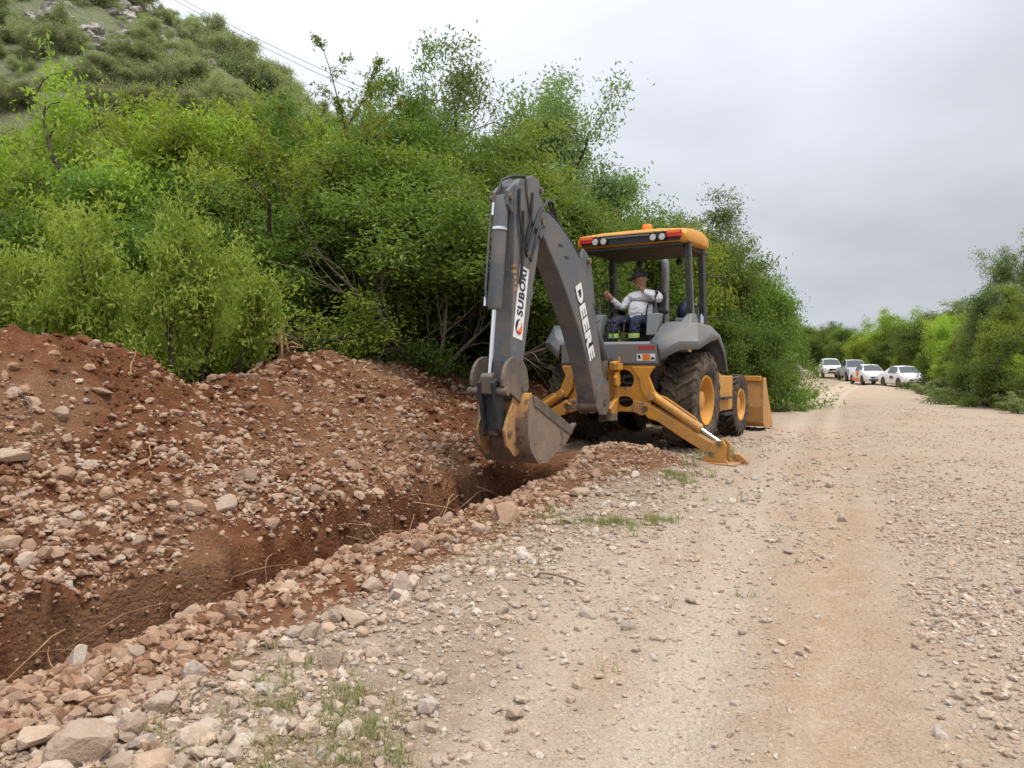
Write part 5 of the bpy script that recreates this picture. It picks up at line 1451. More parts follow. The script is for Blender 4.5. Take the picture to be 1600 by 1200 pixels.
# boom cylinder low, between the mast and the boom
a = Vector((-1.02, 0, 1.22)); b = Vector((-1.2 - 0.55, 0, 2.05))
MB().cyl(a, b, 0.06, 14).build('boom_cylinder', M['grey'], bmn, smooth=40)
for (r, z, w_, rad_) in ((1.80, 2.72, 0.17, 0.055), (0.14, 0.68, 0.16, 0.05), (0.62, 2.42, 0.16, 0.035)):
    MB().cyl((-1.2 - r, -w_, z), (-1.2 - r, w_, z), rad_, 16).build('pin', M['steel_worn'], bmn, smooth=40)
for (r, z) in ((1.35, 2.52), (1.20, 2.40)):
    MB().box(-1.2 - r - 0.05, -1.2 - r + 0.05, -0.131, -0.125, z - 0.012, z + 0.012).build('hose_clip', M['grey_dark'], bmn)
MB().cyl((-1.2 - 0.30, -0.135, 0.62), (-1.2 - 0.30, 0.135, 0.62), 0.07, 16).build('boom_foot', M['steel_worn'], bmn, smooth=40)
for y in (-0.145, 0.125):
    MB().prism(rz_([(0.22, 1.00), (0.36, 0.84), (0.40, 0.62), (0.30, 0.52), (0.08, 0.50), (-0.02, 0.62), (0.02, 0.92)]), y, y + 0.02).build('foot_plate', M['grey'], bmn, bevel=0.006)
# DEERE lettering runs down the boom
p0 = Vector((-1.2 - 0.915, 0, 2.12)); p1 = Vector((-1.2 - 0.50, 0, 1.22))
dv = (p1 - p0).normalized(); mid = (p0 + p1) / 2 + Vector((0, -0.1285, 0))
nrm = Vector((0, -1, 0)); yd = nrm.cross(dv)
def letters(name, body, mid, dv, yd, size, m_front, m_back, par, length, off=0.012, gap=0.0018):
    for nm, mt, of, dy in (('lettering_outline', m_back, off * 2.2, 0.0), ('lettering', m_front, off, gap)):
        if mt is None: continue
        text_mesh(nm, body, size, mt, par, frame(mid + Vector((0, -dy, 0)), dv, yd), of, 0.0006, length)
letters('lettering', 'DEERE', mid, dv, yd, 0.21, M['white'], M['blackprint'], bmn, 0.98)

# dipper
dp = empty('dipper', (0, 0, 0)); dp.parent = BH
dip_in = [(1.93, 3.12), (1.86, 3.00), (1.82, 2.84), (1.80, 2.60), (1.88, 2.30), (1.98, 1.98), (2.06, 1.66), (2.14, 1.36), (2.20, 1.12), (2.20, 0.86), (2.28, 0.78)]
dip_out = [(2.40, 0.80), (2.44, 0.95), (2.44, 1.20), (2.41, 1.60), (2.38, 2.0), (2.36, 2.5), (2.355, 2.85), (2.32, 3.02), (2.24, 3.10)]
MB().prism(rz_(dip_in + dip_out), -0.12, 0.12).build('dipper_beam', M['grey'], dp, bevel=0.012)
for y in (-0.15, 0.122):
    MB().prism(rz_([(1.90, 3.15), (1.80, 2.86), (1.74, 2.66), (1.84, 2.52), (2.02, 2.66), (2.14, 2.95), (2.16, 3.12), (2.04, 3.17)]), y, y + 0.028).build('head_plate', M['grey'], dp, bevel=0.008)
MB().prism(rz_([(2.28, 3.06), (2.38, 3.00), (2.46, 2.94), (2.46, 2.80), (2.36, 2.72)]), -0.10, -0.06).prism(rz_([(2.28, 3.06), (2.38, 3.00), (2.46, 2.94), (2.46, 2.80), (2.36, 2.72)]), 0.06, 0.10).build('cylinder_lug', M['grey'], dp, bevel=0.008)
MB().cyl((-1.2 - 1.86, -0.17, 3.04), (-1.2 - 1.86, 0.17, 3.04), 0.035, 14).build('pin', M['steel_worn'], dp, smooth=40)
MB().cyl((-1.2 - 2.42, -0.13, 2.88), (-1.2 - 2.42, 0.13, 2.88), 0.035, 14).build('pin', M['steel_worn'], dp, smooth=40)
MB().prism(rz_([(2.00, 2.06), (1.92, 2.02), (1.88, 1.94), (1.92, 1.86), (2.04, 1.78)]), -0.075, 0.075).build('stop_block', M['grey'], dp, bevel=0.01)
a = Vector((-1.2 - 2.42, 0, 2.88)); b = Vector((-1.2 - 2.66, 0, 1.02)); dd = b - a
cy = MB().tube([a, a + dd * 0.04, a + dd * 0.60, a + dd * 0.62], [0.06, 0.075, 0.075, 0.06], 18).build('bucket_cylinder', M['grey'], dp, smooth=40)
MB().cyl(a + dd * 0.61, b, 0.026, 12).build('rod', M['chrome'], cy, smooth=40)
MB().tube([a + dd * 0.02 + Vector((-0.02, 0.09, 0)), a + dd * 0.2 + Vector((-0.05, 0.09, 0)), a + dd * 0.5 + Vector((-0.05, 0.09, 0)), a + dd * 0.58 + Vector((-0.02, 0.085, 0))], 0.014, 8).build('oil_pipe', M['grey'], cy, smooth=60)
MB().cyl(a + dd * 0.17, a + dd * 0.185, 0.085, 16).build('pipe_clamp', M['chrome'], cy, smooth=40)
MB().cyl(a + dd * 0.55 + Vector((-0.02, 0.10, 0)), a + dd * 0.60 + Vector((-0.02, 0.10, 0)), 0.022, 10).cyl(a + dd * 0.03 + Vector((-0.055, 0.06, 0)), a + dd * 0.10 + Vector((-0.055, 0.06, 0)), 0.018, 10).build('pipe_fitting', M['chrome'], cy, smooth=40)
# hydraulic hoses looping around the joint
for pts in ([(2.06, -0.16, 2.98), (2.10, -0.17, 2.72), (2.20, -0.16, 2.46), (2.16, -0.15, 2.36), (2.06, -0.16, 2.58), (1.92, -0.17, 2.80), (1.70, -0.15, 2.96), (1.55, -0.12, 2.98), (1.42, -0.10, 2.84), (1.25, -0.09, 2.72)],
            [(2.30, -0.14, 2.98), (2.32, -0.15, 2.72), (2.26, -0.16, 2.50), (2.18, -0.16, 2.30), (2.10, -0.16, 2.26), (2.02, -0.16, 2.42), (1.94, -0.17, 2.62), (1.86, -0.17, 2.66)],
            [(2.42, 0.05, 2.90), (2.36, 0.04, 3.08), (2.22, 0.0, 3.14), (2.02, -0.02, 3.18), (1.88, -0.04, 3.12)],
            [(2.24, -0.15, 2.76), (2.25, -0.155, 2.4), (2.27, -0.15, 2.15), (2.29, -0.14, 2.0)],
            [(1.62, -0.06, 2.98), (1.46, -0.03, 3.0), (1.32, -0.02, 2.84), (1.15, -0.02, 2.66)]):
    MB().tube([(-1.2 - r, y, z) for r, y, z in pts], 0.016, 7).build('hydraulic_hose', M['hose'], dp, smooth=60)
mb = MB()
for k in range(5):
    mb.cyl((-1.2 - 2.35, -0.10, 2.20 - 0.06 * k), (-1.2 - 2.35, -0.10, 2.17 - 0.06 * k), 0.028, 10).cyl((-1.2 - 2.35, -0.10, 2.17 - 0.06 * k), (-1.2 - 2.35, -0.10, 2.14 - 0.06 * k), 0.020, 10)
mb.build('hose_coupling', M['yellow_worn'], dp, smooth=40)
# SUBORI sign on the side of the dipper
sT = Vector((-1.2 - 2.165, -0.1225, 2.19)); sB = Vector((-1.2 - 2.31, -0.1225, 1.435))
upv = (sT - sB).normalized(); L_ = (sT - sB).length; lf = Vector((0, -1, 0)).cross(upv)
cen = (sT + sB) / 2
sg = MB()
wv = upv.cross(Vector((0, -1, 0))).normalized() * 0.095
sg.loft([[cen - upv * L_ / 2 - wv, cen - upv * L_ / 2 + wv], [cen + upv * L_ / 2 - wv, cen + upv * L_ / 2 + wv]])
sg = sg.build('name_sign', M['white'], dp, solid=0.003, offset=0)
letters('lettering', 'SUBORI', cen + upv * 0.11 + Vector((0, -0.0035, 0)), upv, Vector((0, -1, 0)).cross(upv), 0.155, M['navy'], None, sg, 0.50, 0.006, 0.0)
# swirl emblem: a dark crescent and an orange flame
ec = cen - upv * 0.255 + Vector((0, -0.0040, 0)); ex_ = -wv.normalized() if False else upv.cross(Vector((0, -1, 0))).normalized(); ey_ = upv
def arc_blob(a0, a1, r0, r1, off=(0, 0)):
    pts = []
    n = 14
    for k in range(n + 1):
        t = a0 + (a1 - a0) * k / n
        pts.append((off[0] + r0 * math.cos(t), off[1] + r0 * math.sin(t)))
    for k in range(n, -1, -1):
        t = a0 + (a1 - a0) * k / n; w = r1 * math.sin(math.pi * k / n)
        pts.append((off[0] + (r0 - w) * math.cos(t), off[1] + (r0 - w) * math.sin(t)))
    return pts
def emb(name, pts, mat, dy):
    mb = MB()
    vs = [ec + ex_ * p[0] + ey_ * p[1] + Vector((0, -dy, 0)) for p in pts]
    mb.add(vs, [tuple(range(len(vs)))]); return mb.build(name, mat, sg, solid=0.0006, offset=0)
emb('dark_crescent', arc_blob(R(80), R(250), 0.072, 0.05, (0, 0.005)), M['navy'], 0.0)
emb('orange_crescent', arc_blob(R(-140), R(60), 0.072, 0.055, (0, -0.008)), M['orange'], 0.0012)
emb('red_crescent', arc_blob(R(200), R(330), 0.070, 0.032, (0.004, -0.012)), M['red'], 0.0024)
# guide plates: two D shaped cheeks and the bell crank
bk = empty('bucket_linkage', (0, 0, 0)); bk.parent = dp
half = [(2.34, 0.76)] + [(2.47 + 0.255 * math.cos(t), 1.00 + 0.25 * math.sin(t)) for t in [R(-10) + R(10 + 172) * k / 12 for k in range(13)]] + [(2.20, 0.92)]
for y in (-0.20, 0.165):
    MB().prism(rz_(half), y, y + 0.035).build('guide_plate', M['steel_worn'], bk, bevel=0.006)
    MB().prism(rz_([(2.76, 0.99), (2.68, 1.02), (2.60, 0.96), (2.47, 0.52), (2.52, 0.44), (2.60, 0.44), (2.66, 0.52)]), y * 0.45 - 0.02, y * 0.45 + 0.02).build('link_plate', M['grey_dark'], bk, bevel=0.006)
MB().cyl((-1.2 - 2.68, -0.235, 0.90), (-1.2 - 2.68, 0.235, 0.90), 0.04, 14).cyl((-1.2 - 2.66, -0.07, 1.02), (-1.2 - 2.66, 0.07, 1.02), 0.065, 14).box(-1.2 - 2.73, -1.2 - 2.60, -0.075, 0.075, 0.88, 1.04).build('cross_pin', M['steel_worn'], bk, smooth=40)
MB().cyl((-1.2 - 2.56, -0.15, 0.50), (-1.2 - 2.56, 0.15, 0.50), 0.045, 14).build('link_pin', M['steel_worn'], bk, smooth=40)
MB().prism(rz_([(2.66, 0.92), (2.54, 0.92), (2.48, 0.50), (2.62, 0.50)]), -0.065, 0.065).build('link_web', M['grey_dark'], bk, bevel=0.01)
# digging bucket
bu = empty('digging_bucket', (0, 0, 0)); bu.parent = BH
side = [(2.33, 0.86), (1.62, 0.55), (1.40, 0.44), (1.50, 0.33), (1.68, 0.24), (1.95, 0.155), (2.15, 0.15), (2.30, 0.21), (2.38, 0.34), (2.42, 0.52), (2.40, 0.72)]
for y in (-0.315, 0.295):
    MB().prism(rz_(side), y, y + 0.02).build('side_plate', M['bucket_steel'], bu, bevel=0.003)
    yy = y - 0.012 if y < 0 else y + 0.02
    MB().prism(rz_([(2.33, 0.86), (1.62, 0.55), (1.40, 0.44), (1.46, 0.37), (1.68, 0.46), (2.30, 0.74)]), yy, yy + 0.012).build('side_cutter', M['steel_worn'], bu, bevel=0.003)
shell = [(2.33, 0.86), (2.40, 0.72), (2.42, 0.52), (2.38, 0.34), (2.30, 0.21), (2.15, 0.15), (1.95, 0.155), (1.68, 0.24), (1.50, 0.33), (1.36, 0.42)]
sh_in = [(r - 0.0, z + 0.02) if r < 1.9 else (r - 0.02 if r > 2.2 else r, z + 0.015) for r, z in shell][::-1]
MB().prism(rz_(shell + sh_in), -0.295, 0.295).build('shell', M['yellow_worn'], bu, smooth=30)
MB().prism(rz_([(2.44, 0.62), (2.435, 0.40), (2.36, 0.26), (2.22, 0.135), (2.0, 0.125), (2.0, 0.15), (2.18, 0.145), (2.33, 0.25), (2.42, 0.38), (2.425, 0.62)]), -0.325, 0.325).build('wear_plate', M['bucket_steel'], bu, smooth=30)
for y in (-0.175, 0.145):
    MB().prism(rz_([(2.36, 0.98), (2.30, 0.99), (2.25, 0.94), (2.26, 0.80), (2.36, 0.60), (2.36, 0.24), (2.46, 0.22), (2.60, 0.34), (2.65, 0.50), (2.62, 0.58), (2.50, 0.76)]), y, y + 0.03).build('hinge_ear', M['yellow_worn'], bu, bevel=0.006)
MB().cyl((-1.2 - 2.32, -0.21, 0.92), (-1.2 - 2.32, 0.21, 0.92), 0.035, 14).build('hinge_pin', M['steel_worn'], bu, smooth=40)
MB().cyl((-1.2 - 2.56, -0.19, 0.47), (-1.2 - 2.56, 0.19, 0.47), 0.035, 14).build('hinge_pin', M['steel_worn'], bu, smooth=40)
for k in range(5):
    y = -0.25 + 0.125 * k
    MB().prism(rz_([(1.50, 0.37), (1.46, 0.31), (1.24, 0.47), (1.25, 0.49), (1.42, 0.43)]), y - 0.03, y + 0.03).build('tooth', M['steel_worn'], bu, bevel=0.005)
# soil clinging in the bucket
v = rock_shape(IV3, np.random.default_rng(5), 0.2, 3); v = v * np.array([0.36, 0.27, 0.16])
me = np_mesh('soil_load', v, IF3, 3, False)
so_mat = paint('red_soil', (0.19, 0.075, 0.035), 0.95, dust=0.6, scale=9, spec=0.1)
o = link('soil_load', me, so_mat, None); o.location = BH.matrix_world @ Vector((0, 0, 0))
o.matrix_world = Matrix.Translation((1.76, 11.06, 0.27)) @ Matrix.Rotation(R(59), 4, 'Z') @ Matrix.Translation((-1.2 - 1.95, 0, 0.42)) @ Matrix.Rotation(R(-22), 4, 'Y')
tag(o, 'lump of red soil lying in the digging bucket', 'soil')
# ---------------------------------------------------------------- the operator
M['skin'] = plain('skin', (0.30, 0.145, 0.085), 0.55)
M['shirt'] = plain('white_shirt', (0.84, 0.84, 0.87), 0.85)
M['trousers'] = plain('navy_trousers', (0.012, 0.016, 0.045), 0.85)
M['hivis'] = plain('reflective_band', (0.55, 0.85, 0.10), 0.5)
M['boot'] = plain('boot_leather', (0.02, 0.016, 0.012), 0.6)
M['cap'] = plain('cap_cloth', (0.008, 0.009, 0.014), 0.8)
def cloth_folds(m):
    nt = m.node_tree; g = NT(nt); b = [n for n in nt.nodes if n.type == 'BSDF_PRINCIPLED'][0]
    tc = g.n('ShaderNodeTexCoord').outputs['Object']
    mp = g.n('ShaderNodeMapping'); mp.inputs['Scale'].default_value = (9, 9, 17); mp.inputs['Rotation'].default_value = (0.6, 0.4, 0.3); g.l(tc, mp.inputs['Vector'])
    g.l(g.bump(g.noise(mp.outputs[0], 1.0, 3, 0.5), 1.0, 0.06), b.inputs['Normal'])
cloth_folds(M['shirt']); cloth_folds(M['trousers'])
def build_person():
    # joints in machine coordinates; he sits facing the rear (-x)
    J = {}
    E_ = []
    def j(name, p, r, prev=None, reg='shirt'):
        J[name] = (Vector(p), r, reg)
        if prev: E_.append((prev, name))
    j('pelvis', (0.06, -0.09, 1.75), (0.17, 0.19))
    j('belly', (0.0, -0.09, 1.89), (0.195, 0.205), 'pelvis')
    j('chest', (0.03, -0.10, 2.06), (0.165, 0.20), 'belly')
    j('upper', (0.03, -0.11, 2.15), (0.10, 0.14), 'chest')
    j('collar', (0.025, -0.11, 2.195), 0.062, 'upper')
    j('neck', (0.02, -0.11, 2.225), 0.055, 'collar', 'skin')
    j('skull0', (0.0, -0.09, 2.29), 0.075, 'neck', 'skin')
    j('skull1', (0.0, -0.085, 2.36), 0.098, 'skull0', 'skin')
    j('skull2', (0.01, -0.085, 2.43), 0.085, 'skull1', 'skin')
    # his right arm (+y) reaching to the lever
    j('rs', (0.01, 0.07, 2.11), 0.075, 'upper')
    j('re', (-0.06, 0.17, 1.95), 0.055, 'rs')
    j('rw', (-0.24, 0.245, 2.07), 0.040, 're')
    j('rh', (-0.29, 0.26, 2.11), 0.036, 'rw', 'skin')
    # his left arm (-y) folded up to the chin
    j('ls', (0.03, -0.30, 2.14), 0.085, 'upper')
    j('le', (-0.12, -0.43, 2.05), 0.062, 'ls')
    j('lw', (-0.16, -0.24, 2.16), 0.042, 'le')
    j('lh', (-0.15, -0.165, 2.20), 0.036, 'lw', 'skin')
    # legs
    for s, y0, y1 in (('R', 0.0, 0.13), ('L', -0.18, -0.18)):
        j(s + 'hip', (0.02, y0, 1.74), 0.105, 'pelvis', 'trousers')
        j(s + 'knee', (-0.42, y1, 1.76), 0.082, s + 'hip', 'trousers')
        j(s + 'shin', (-0.47, y1, 1.55), 0.070, s + 'knee', 'trousers')
        j(s + 'ank', (-0.44, y1, 1.33), 0.060, s + 'shin', 'trousers')
        j(s + 'foot', (-0.50, y1, 1.275), 0.045, s + 'ank', 'boot')
        j(s + 'toe', (-0.62, y1, 1.265), 0.038, s + 'foot', 'boot')
    # fingers
    def fingers(pre, root, base, dirn, side, curl):
        d = Vector(dirn).normalized(); sd_ = Vector(side).normalized(); c = Vector(curl).normalized()
        for i, (o, l) in enumerate(((-0.03, 0.075), (-0.010, 0.085), (0.010, 0.080), (0.03, 0.062))):
            b = Vector(base) + sd_ * o + d * 0.03
            j(f'{pre}{i}a', b, 0.0105, root, 'skin')
            j(f'{pre}{i}b', b + d * l * 0.45 + c * 0.008, 0.0095, f'{pre}{i}a', 'skin')
            j(f'{pre}{i}c', b + d * l * 0.6 + c * l * 0.45, 0.0085, f'{pre}{i}b', 'skin')
        b = Vector(base) - sd_ * 0.038
        j(f'{pre}ta', b, 0.012, root, 'skin'); j(f'{pre}tb', b - sd_ * 0.012 + d * 0.035 + c * 0.02, 0.0105, f'{pre}ta', 'skin')
        j(f'{pre}tc', b + d * 0.055 + c * 0.035, 0.0095, f'{pre}tb', 'skin')
    fingers('rf', 'rh', (-0.30, 0.265, 2.115), (-0.6, 0.3, 0.5), (0, -0.2, 1), (0.2, 0.9, -0.3))
    fingers('lf', 'lh', (-0.145, -0.16, 2.205), (0.25, 0.6, 0.6), (-0.3, 0.2, 0.8), (0.8, 0.3, 0.2))
    names = list(J); ix = {n: i for i, n in enumerate(names)}
    org = Vector((0.06, -0.09, 1.70))
    me = bpy.data.meshes.new('person')
    me.from_pydata([J[n][0] - org for n in names], [(ix[a], ix[b]) for a, b in E_], [])
    ob = bpy.data.objects.new('person', me); col.objects.link(ob)
    ob.modifiers.new('skin', 'SKIN')
    bpy.context.view_layer.objects.active = ob
    sv = me.skin_vertices[0].data if me.skin_vertices else None
    if sv is None:
        me.skin_vertices.new() if hasattr(me.skin_vertices, 'new') else None
        sv = me.skin_vertices[0].data
    for i, n in enumerate(names):
        r = J[n][1]
        sv[i].radius = r if isinstance(r, tuple) else (r, r)
        sv[i].use_root = (n == 'pelvis')
    sb_ = ob.modifiers.new('sub', 'SUBSURF'); sb_.levels = 2; sb_.render_levels = 2
    dg = bpy.context.evaluated_depsgraph_get()
    m2 = bpy.data.meshes.new_from_object(ob.evaluated_get(dg))
    bpy.data.objects.remove(ob)
    order = ['shirt', 'skin', 'trousers', 'boot']
    for k in order: m2.materials.append(M[k])
    segs = []
    for a, b in E_:
        r_ = J[b][1]; segs.append((J[a][0] - org, J[b][0] - org, J[b][2], r_ if not isinstance(r_, tuple) else min(r_)))
    for p in m2.polygons:
        c = p.center; best = 1e9; reg = 'shirt'
        for A_, B_, rg_, rr0 in segs:
            d = B_ - A_; t = max(0, min(1, (c - A_).dot(d) / max(1e-9, d.length_squared)))
            dist = (c - A_ - d * t).length / (0.02 + rr0)
            if dist < best: best = dist; reg = rg_
        if reg == 'shirt' and c.z + org.z < 1.70 and c.x + org.x < 0.02: reg = 'trousers'
        if reg == 'trousers' and c.z + org.z > 1.79 and c.x + org.x > -0.08: reg = 'shirt'
        p.material_index = order.index(reg); p.use_smooth = True
    o = bpy.data.objects.new('person', m2); col.objects.link(o)
    o.matrix_world = Matrix.Translation((1.76, 11.06, 0.27)) @ Matrix.Rotation(R(59), 4, 'Z') @ Matrix.Translation(org)
    tag(o, 'seated operator in a white long sleeved shirt, navy trousers and dark cap, hand at chin', 'person')
    T = lambda x, y, z: (x - org.x, y - org.y, z - org.z)
    # head turned to his right (+y): face features
    fd = Vector((-0.35, 0.92, -0.12)).normalized()
    hc = Vector(T(0.0, -0.085, 2.355)); rt = fd.cross(Vector((0, 0, 1))).normalized(); uz = rt.cross(fd)
    def hp(a, b, c): return hc + fd * a + rt * b + uz * c
    MB().tube([hp(0.085, 0, 0.03), hp(0.118, 0, -0.015), hp(0.10, 0, -0.03)], [0.012, 0.018, 0.012], 8).build('nose', M['skin'], o, smooth=70)
    MB().tube([hp(0.07, -0.03, -0.065), hp(0.090, 0, -0.066), hp(0.07, 0.03, -0.065)], [0.006, 0.010, 0.006], 6).build('mouth', M['red'], o, smooth=70)
    MB().sphere(hp(0.055, 0, -0.085), 0.045, 10, 8, (1, 1, 0.8)).build('chin', M['skin'], o, smooth=70)
    for s in (-1, 1):
        MB().sphere(hp(0.088, s * 0.034, 0.018), 0.012, 8, 6).build('eye', M['blackprint'], o, smooth=70)
        MB().sphere(hp(-0.005, s * 0.10, 0.0), 0.030, 8, 6, (0.55, 0.55, 1)).build('ear', M['skin'], o, smooth=70)
    # cap: dome and brim
    cp = MB(); rings = []
    for k in range(6):
        t = k / 5 * R(88); rr_ = 0.112 * math.cos(t); zz = 0.035 + 0.10 * math.sin(t)
        rings.append([hp(rr_ * 1.08 * math.cos(a), rr_ * math.sin(a), zz) for a in [2 * math.pi * q / 16 for q in range(16)]])
    cp.loft(rings, True, True)
    cap = cp.build('cap', M['cap'], o, smooth=50)
    br = MB(); r0 = [hp(0.115 * math.cos(a), 0.105 * math.sin(a), 0.045) for a in [R(-62) + R(124) * q / 8 for q in range(9)]]
    r1 = [hp(0.09 + 0.12 * math.cos(a), 0.092 * math.sin(a) * 1.05, 0.030 - 0.02 * abs(math.sin(a))) for a in [R(-75) + R(150) * q / 8 for q in range(9)]]
    br.loft([r0, r1]).build('brim', M['cap'], cap, solid=0.006)
    side_c = hp(0.05, 0.094, 0.08)
    MB().sphere(hp(0.085, 0.060, 0.085), 0.02, 8, 6, (1, 1, 1)).build('cap_emblem', M['white'], cap, smooth=60)
    for y1 in (0.13, -0.18):
        bd = MB().tube([T(-0.468, y1, 1.575), T(-0.464, y1, 1.515)], [0.0775, 0.0755], 16, cap=False).build('reflective_band', M['hivis'], o, smooth=60)
        MB().tube([T(-0.467, y1, 1.552), T(-0.465, y1, 1.540)], [0.0785, 0.078], 16, cap=False).build('silver_stripe', M['lamp'], bd, smooth=60)
    MB().tube([T(0.01, -0.27, 2.00), T(-0.13, -0.26, 2.02), T(-0.16, -0.24, 1.86), T(-0.10, -0.23, 1.78)], 0.012, 6).build('seat_belt', M['black'], o, smooth=50)
    return o
build_person()

# ---------------------------------------------------------------- parked vehicles
def car_glass():
    m, nt, out = mat_new('car_glass'); g = NT(nt)
    g.bsdf(out, (0.035, 0.045, 0.05), 0.06, 0, None, 0.8); return m
M['glass'] = car_glass()
M['carwhite'] = paint('white_car_paint', (0.74, 0.73, 0.71), 0.3, dust=0.18, scale=1.2)
M['cargrey'] = paint('grey_car_paint', (0.33, 0.35, 0.36), 0.3, dust=0.25, scale=1.2)
M['alloy'] = plain('alloy_rim', (0.42, 0.42, 0.42), 0.35, 0.7)
M['lens'] = plain('headlight_lens', (0.45, 0.47, 0.48), 0.1)
SEDAN = dict(L=4.25, W=1.68, wb=2.5, wr=0.30, x0=-1.0,
             st=[(-0.98, .34, .70, .78, .86, .62, .70), (-0.85, .24, .84, .92, .96, .72, .78), (-0.45, .20, .84, .95, 1.00, .74, .80), (-0.25, .20, .84, .96, 1.03, .74, .80), (0.55, .20, .84, .95, 1.43, .56, .80), (1.10, .20, .84, .93, 1.48, .57, .80), (1.75, .20, .84, .92, 1.44, .56, .80), (2.45, .20, .84, .90, .99, .70, .80), (2.80, .22, .83, .86, .93, .68, .79), (3.15, .24, .78, .74, .80, .60, .74), (3.25, .30, .70, .62, .66, .52, .66)],
             cab=(3, 4, 5, 6, 7))
PICK = dict(L=5.2, W=1.82, wb=3.05, wr=0.37, x0=-1.1,
            st=[(-1.15, .50, .84, .95, 1.02, .80, .84), (-1.05, .42, .90, 1.04, 1.08, .86, .89), (0.35, .42, .90, 1.06, 1.10, .86, .89), (0.48, .40, .90, 1.08, 1.12, .84, .90), (0.66, .40, .90, 1.10, 1.74, .64, .88), (1.25, .40, .90, 1.10, 1.80, .66, .88), (1.95, .40, .90, 1.10, 1.75, .64, .88), (2.70, .40, .90, 1.08, 1.16, .80, .88), (3.35, .40, .90, 1.02, 1.10, .76, .88), (3.85, .42, .88, .96, 1.02, .70, .84), (4.00, .48, .80, .82, .86, .62, .76)],
            cab=(3, 4, 5, 6, 7))
def car(spec, label, px, Y, bearing, paintm, name='car', cat='car', decals=None):
    x = P(px, Y)
    o = empty(name, (x, Y, float(ground_z(np.array([x]), np.array([Y]))[0])), R(90 - bearing))
    tag(o, label, cat, 'vehicles parked along the track')
    rings = []
    S_ = spec['st']; xm = 1.25 if spec is SEDAN else 1.5
    def ring(s):
        x_, zb, w, zs, zt, wt_, wb_ = s; x_ -= xm
        half_ = [(wb_ * 0.92, zb), (w * 0.985, zb + 0.10), (w, (zb + zs) * 0.52), (w * 0.97, zs - 0.06), (w * 0.93, zs), (wt_ + (w * 0.93 - wt_) * 0.04, zt - 0.03), (wt_ * 0.86, zt), (0, zt + 0.02)]
        r_ = [(x_, -y, z) for y, z in half_] + [(x_, y, z) for y, z in half_[-2::-1]]
        return r_
    rings = [ring(s) for s in S_]
    body = MB().loft(rings, False, False)
    k = len(body.v)
    m_ = len(rings[0])
    body.f.append(tuple(range(m_))); body.f.append(tuple(k - m_ + i for i in reversed(range(m_))))
    bd = body.build('body', paintm, o, smooth=38)
    c0, c1, c2, c3, c4 = spec['cab']
    V_ = lambda i, jx: Vector(rings[i][jx])
    def pane(nm, quad, inset=0.08, push=0.012):
        c = sum(quad, Vector()) / 4
        n_ = (quad[1] - quad[0]).cross(quad[3] - quad[0]).normalized()
        cc = Vector((0.0, 0, 0.8))
        if n_.dot(c - cc) < 0: n_ = -n_
        q = [p.lerp(c, inset) + n_ * push for p in quad]
        MB().add(q, [(0, 1, 2, 3)]).build(nm, M['glass'], o, solid=0.004, offset=0)
    # index 4 = shoulder, 5 = roof edge, on the -y side; mirrored = m-1-i
    for s in (0, 1):
        f = (lambda i: i) if s == 0 else (lambda i: m_ - 1 - i)
        pane('side_window', [V_(c1, f(4)).lerp(V_(c1, f(5)), 0.04), V_(c2, f(4)).lerp(V_(c2, f(5)), 0.04), V_(c2, f(5)), V_(c1, f(5))], 0.06)
        pane('side_window', [V_(c2, f(4)).lerp(V_(c2, f(5)), 0.04), V_(c3, f(4)).lerp(V_(c3, f(5)), 0.04), V_(c3, f(5)), V_(c2, f(5))], 0.06)
        a_, b_, cc_ = V_(c3, f(4)), V_(c4, f(4)), V_(c3, f(5))
        pane('quarter_window', [a_.lerp(cc_, 0.06), a_.lerp(b_, 0.55) + Vector((0, 0, 0.04)), a_.lerp(b_, 0.5).lerp(cc_, 0.5), cc_], 0.10)
    def screen(nm, ia, ja, ib, jb):
        # a curved pane of two halves following the body between two stations
        lo = [V_(ia, ja), V_(ia, 7), V_(ia, m_ - 1 - ja)]; hi = [V_(ib, jb), V_(ib, 7), V_(ib, m_ - 1 - jb)]
        n_ = (lo[2] - lo[0]).cross(hi[1] - lo[1]).normalized()
        if n_.z < 0: n_ = -n_
        a_ = [l_.lerp(h_, 0.07) + n_ * 0.03 for l_, h_ in zip(lo, hi)]; b_ = [l_.lerp(h_, 0.93) + n_ * 0.03 for l_, h_ in zip(lo, hi)]
        for q in (a_, b_): q[0] = q[0].lerp(q[2], 0.03); q[2] = q[2].lerp(q[0], 0.03)
        MB().loft([a_, b_]).build(nm, M['glass'], o, solid=0.006, offset=0)
    screen('windscreen', c4, 5, c3, 5)
    screen('rear_window', c0, 5, c1, 5)
    wr = spec['wr']; W2 = spec['W'] / 2
    xa = S_[-1][0] - xm; fx = xa - (0.78 if spec is SEDAN else 0.85); rx = fx - spec['wb']
    for wx in (fx, rx):
        for sd in (-1, 1):
            MB().cyl((wx, sd * (W2 - 0.05), wr + 0.03), (wx, sd * (W2 + 0.012), wr + 0.03), wr + 0.075, 22).build('wheel_arch', M['black'], bd)
            w = empty('wheel'); w.parent = o; w.location = (wx, sd * (W2 - 0.08), wr)
            MB().lathe_y([(-0.10, wr * 0.6), (-0.10, wr * 0.9), (-0.06, wr), (0.06, wr), (0.10, wr * 0.9), (0.10, wr * 0.6)], (0, 0, 0), 22).build('tyre', M['rubber'], w, smooth=40)
            rm = MB().lathe_y([(sd * 0.095, wr * 0.62), (sd * 0.06, wr * 0.55), (sd * 0.075, 0.05), (sd * 0.09, 0.0)], (0, 0, 0), 18)
            rm.build('rim', M['alloy'], w, smooth=40)
    zf = S_[-2][3]
